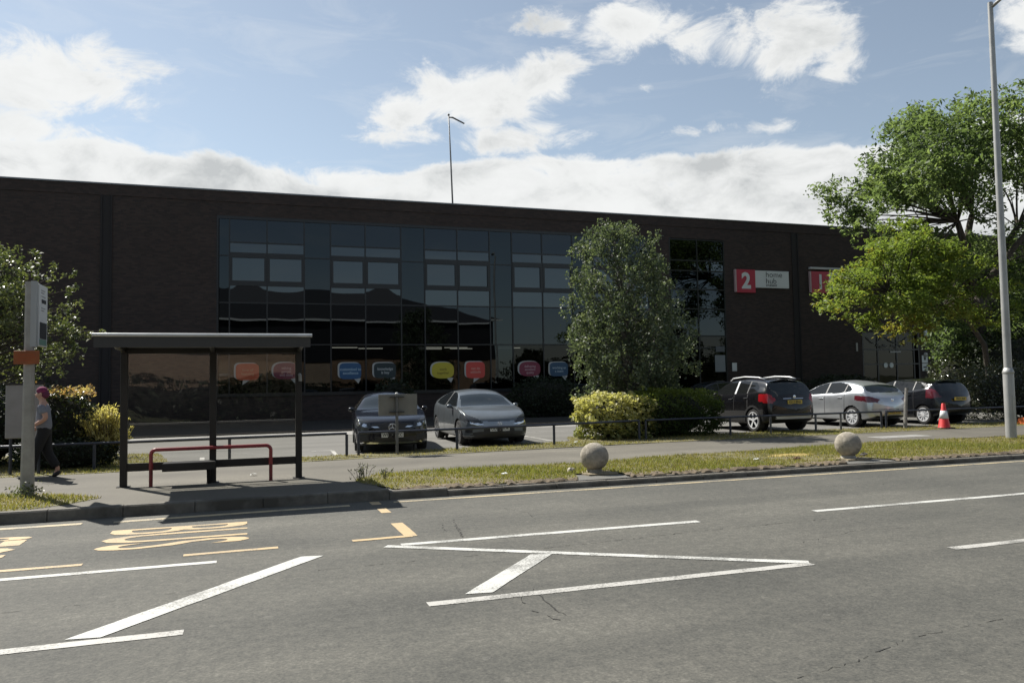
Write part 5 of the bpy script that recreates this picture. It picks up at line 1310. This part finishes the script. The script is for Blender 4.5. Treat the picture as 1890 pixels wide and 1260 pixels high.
# ------------------------------------------------------------------ grass
def in_any(x, y, poly): return inpoly(x, y, poly)
def grass(name, poly, n, h, label, lean=.5, dry=.4):
    xs_ = [p[0] for p in poly]; ys2 = [p[1] for p in poly]
    X = []; 
    pos = np.stack([rng.uniform(min(xs_),max(xs_),n*3), rng.uniform(min(ys2),max(ys2),n*3)], 1)
    keep = [i for i in range(len(pos)) if inpoly(pos[i,0], pos[i,1], poly)][:n]
    p = pos[keep]; n = len(p)
    f = np.sin(p[:,0]*1.7+np.sin(p[:,1]*2.3))*.5+np.sin(p[:,0]*.63+2+p[:,1]*1.1)*.5+.4*np.sin(p[:,0]*5.1+p[:,1]*6.3)
    thin = rng.uniform(-1.3,1.,n) < f+.55; p = p[thin]; f = f[thin]; n = len(p)
    hh = h*rng.uniform(.45,1.25,n)*(1+.25*f); a = rng.uniform(0,2*math.pi,n); w = rng.uniform(.006,.013,n)
    dx = np.cos(a)*w; dy = np.sin(a)*w; lx_ = rng.normal(0,lean,n)*hh; ly_ = rng.normal(0,lean,n)*hh
    z0 = np.full(n,.118)
    V = np.stack([np.stack([p[:,0]-dx,p[:,1]-dy,z0],1), np.stack([p[:,0]+dx,p[:,1]+dy,z0],1), np.stack([p[:,0]+lx_,p[:,1]+ly_,z0+hh],1)],1).reshape(-1,3)
    me = bpy.data.meshes.new(name); me.vertices.add(3*n); me.vertices.foreach_set('co', V.astype(np.float32).ravel())
    me.loops.add(3*n); me.loops.foreach_set('vertex_index', np.arange(3*n, dtype=np.int32))
    me.polygons.add(n); me.polygons.foreach_set('loop_start', np.arange(0,3*n,3,dtype=np.int32)); me.polygons.foreach_set('loop_total', np.full(n,3,np.int32)); me.update(calc_edges=True)
    tnt = np.clip(.5+.22*f+rng.normal(0,.2,n)-dry*.5, 0, 1)
    at = me.attributes.new('tint','FLOAT','POINT'); at.data.foreach_set('value', np.repeat(tnt,3).astype(np.float32))
    me.materials.append(LM_grass); o = bpy.data.objects.new(name, me); C.objects.link(o); tag(o, label, None, None, 'stuff'); return o
LM_grass = leafmat('grass_blade', [(.31,.25,.12),(.27,.24,.085),(.215,.225,.06),(.155,.18,.045)], .45, .6, .25)
grass('grass', V_MAIN, 95000, .055, 'short patchy yellow green grass of the roadside verge', dry=.15)
grass('grass', V_LEFT, 9000, .05, 'dry grass at the foot of the bus stop pole', dry=.6)
grass('grass', V_BACK, 42000, .045, 'thin dry grass along the railing and under the hedge', dry=.55)
wd = thing('weed_tuft', 'small green weed tuft at the foot of the bus stop pole', 'weed', (-3.15,13.85,.12))
P = np.array([-3.15,13.85,.2])+rng.normal(0,1,(220,3))*np.array([.12,.09,.06]); leaves('foliage', P, .05, LM_left, wd, .2, .45)
for i, (x, y, hgt) in enumerate(((2.0,13.9,.26),(1.85,13.6,.20),(2.3,13.7,.17))):
    wd = thing('tall_weed', 'thin weed stalk at the left end of the verge by the shelter', 'weed', (x,y,.12), 0, 'weed stalks at the verge end')
    mb = MB(); pts = []
    for k in range(7):
        dx, dy = rng.normal(0,.09), rng.normal(0,.08); mb.tube([(x+dx*.2,y+dy*.2,.11),(x+dx*.6,y+dy*.6,.12+hgt*.6),(x+dx,y+dy,.12+hgt*rng.uniform(.7,1.1))], .004, 4); pts += [(x+dx*.8+rng.normal()*.02,y+dy*.8+rng.normal()*.02,.12+hgt*rng.uniform(.2,1)) for _ in range(9)]
    mb.build('stalk', M_bark, wd); leaves('foliage', np.array(pts), .04, LM_left, wd, .2, .4)

# ------------------------------------------------------------------ the person walking past
def skin_obj(name, nodes, edges, m, parent, root=0, sub=2):
    off = wloc(parent)
    me = bpy.data.meshes.new(name); me.from_pydata([Vector(n[0])-off for n in nodes], edges, []); me.materials.append(m)
    o = bpy.data.objects.new(name, me); C.objects.link(o); o.parent = parent
    sk = o.modifiers.new('skin', 'SKIN'); sk.use_smooth_shade = True
    sk.branch_smoothing = .6
    for i, n in enumerate(nodes):
        v = me.skin_vertices[0].data[i]; r = n[1]; v.radius = (r, r) if isinstance(r, (int, float)) else r
        v.use_root = (i == root)
    sb_ = o.modifiers.new('subdivision', 'SUBSURF'); sb_.levels = sub; sb_.render_levels = sub
    return o
PX, PY, PZ = -3.50, 16.62, .118
def B(f, s, z): return (PX-f, PY-s, PZ+z)      # f forward (towards -X), s to the figure's left (towards the road)
M_skin = mat('skin', (.42,.24,.17), .55); M_shirt = mat('grey_blue_shirt', (.165,.175,.205), .9, var=(9,.15), bmp=(30,.2))
M_trou = mat('black_trousers', (.007,.007,.008), .85, bmp=(25,.3)); M_hat = mat('magenta_hat', (.16,.020,.070), .9, var=(20,.3)); M_shoe = mat('black_shoe', (.012,.012,.012), .6)
M_hair = mat('dark_purple_hair', (.10,.014,.045), .8)
pe = thing('person', 'person in a magenta hat, grey blue T-shirt and black trousers walking past the bus stop', 'person', (PX,PY,PZ))
N = []; E_ = []
def node(p, r, prev=None):
    N.append((B(*p), r)); 
    if prev is not None: E_.append((prev, len(N)-1))
    return len(N)-1
pel = node((0,0,.90), (.135,.115)); wa = node((.01,0,1.04), (.125,.10), pel); ch = node((.02,0,1.22), (.145,.11), wa); up_ = node((.02,0,1.35), (.12,.085), ch)
nk = node((.035,0,1.44), .052, up_); h0 = node((.06,0,1.515), (.068,.072), nk); h1 = node((.065,0,1.585), (.082,.088), h0); h2 = node((.055,0,1.645), (.062,.066), h1)
nose = node((.165,0,1.545), .012, h0)
def hand(wr, w_i, fdir, sdir, curl):
    f0 = Vector(fdir).normalized(); pal = Vector(wr)+f0*.055
    pi_ = node(tuple(pal), (.034,.018), w_i)
    side = Vector(sdir)
    for k, l in enumerate((.062,.072,.068,.055)):
        b_ = pal+f0*.035+side*((k-1.5)*.019); m1 = b_+f0*l*.5+Vector((.0,0,-.004)); t1 = m1+f0*l*.4+Vector(curl)*.02
        i1 = node(tuple(b_), .0095, pi_); i2 = node(tuple(m1), .0085, i1); node(tuple(t1), .0065, i2)
    tb = pal+side*-.040-f0*.015; i1 = node(tuple(tb), .011, pi_); node(tuple(tb+f0*.04+side*-.018), .008, i1)
for s, el_, wr in ((1,(-.07,.215,1.11),(.13,.175,.985)),(-1,(.02,-.21,1.10),(.16,-.17,.93))):
    sh_ = node((.015,.155*s,1.355), .062, up_); e1 = node(el_, .049, sh_); w_i = node(wr, .033, e1)
    d = Vector(wr)-Vector(el_); hand(wr, w_i, d, (0,0,-1), (0,-s,0))
for s, kn, an, toe in ((1,(.13,.085,.49),(.205,.085,.09),(.35,.095,.04)),(-1,(-.03,-.085,.48),(-.22,-.085,.16),(-.15,-.09,.045))):
    hp = node((.0,.085*s,.83), .092, pel); k = node(kn, .060, hp); c_ = node(tuple((Vector(kn)*.6+Vector(an)*.4)), .056, k); a = node(an, .040, c_); node(toe, .032, a)
skin_obj('body', N, E_, M_skin, pe)
def garment(name, spec, m, sub=2):
    nn = []; ee = []
    for p, r, pv in spec:
        nn.append((B(*p), r)); 
        if pv is not None: ee.append((pv, len(nn)-1))
    return skin_obj(name, nn, ee, m, pe, 0, sub)
garment('shirt', [((0,0,.84),(.178,.155),None),((.01,0,1.06),(.17,.14),0),((.02,0,1.22),(.188,.145),1),((.02,0,1.345),(.15,.105),2),((.03,0,1.40),(.068,.066),3),
    ((.015,.165,1.35),.084,3),((-.035,.205,1.18),.070,5),((.015,-.165,1.35),.084,3),((.02,-.205,1.17),.070,7)], M_shirt)
garment('trousers', [((0,0,.90),(.165,.145),None),((0,0,1.06),(.132,.112),0),((.0,.088,.82),.122,0),((.13,.086,.49),.092,2),((.19,.086,.20),.082,3),((.21,.086,.09),.076,4),
    ((.0,-.088,.82),.122,0),((-.03,-.086,.48),.094,6),((-.15,-.086,.28),.082,7),((-.205,-.086,.18),.076,8)], M_trou)
for s, hl, toe in ((1,(.165,.085,.045),(.375,.10,.035)),(-1,(-.235,-.088,.105),(-.13,-.09,.03))):
    a, b = Vector(B(*hl)), Vector(B(*toe)); dd = (b-a); m_ = MB()
    m_.tube([a-dd*.12, a, a+dd*.45, a+dd*.8, b+dd*.06], [.025,.045,.046,.040,.018], 12); m_.build('shoe', M_shoe, pe, smooth=True)
hm = MB(); hm.ell(B(.045,0,1.615), (.094,.088,.080), 20, 12); hm.v = [v for v in hm.v]; hm.build('hat', M_hat, pe, smooth=True)
MB().ell(B(-.005,0,1.545), (.075,.083,.075), 16, 10).build('hair', M_hair, pe, smooth=True)
for s in (1,-1):
    MB().ell(B(.138,.032*s,1.575), (.011,.013,.011), 10, 6).build('eye', mat('eye_dark',(.02,.015,.012),.3), pe, smooth=True)
    MB().ell(B(.05,.086*s,1.555), (.022,.012,.032), 10, 8).build('ear', M_skin, pe, smooth=True)
MB().ell(B(.143,0,1.505), (.012,.024,.007), 10, 6).build('mouth', mat('lips',(.28,.10,.09),.5), pe, smooth=True)
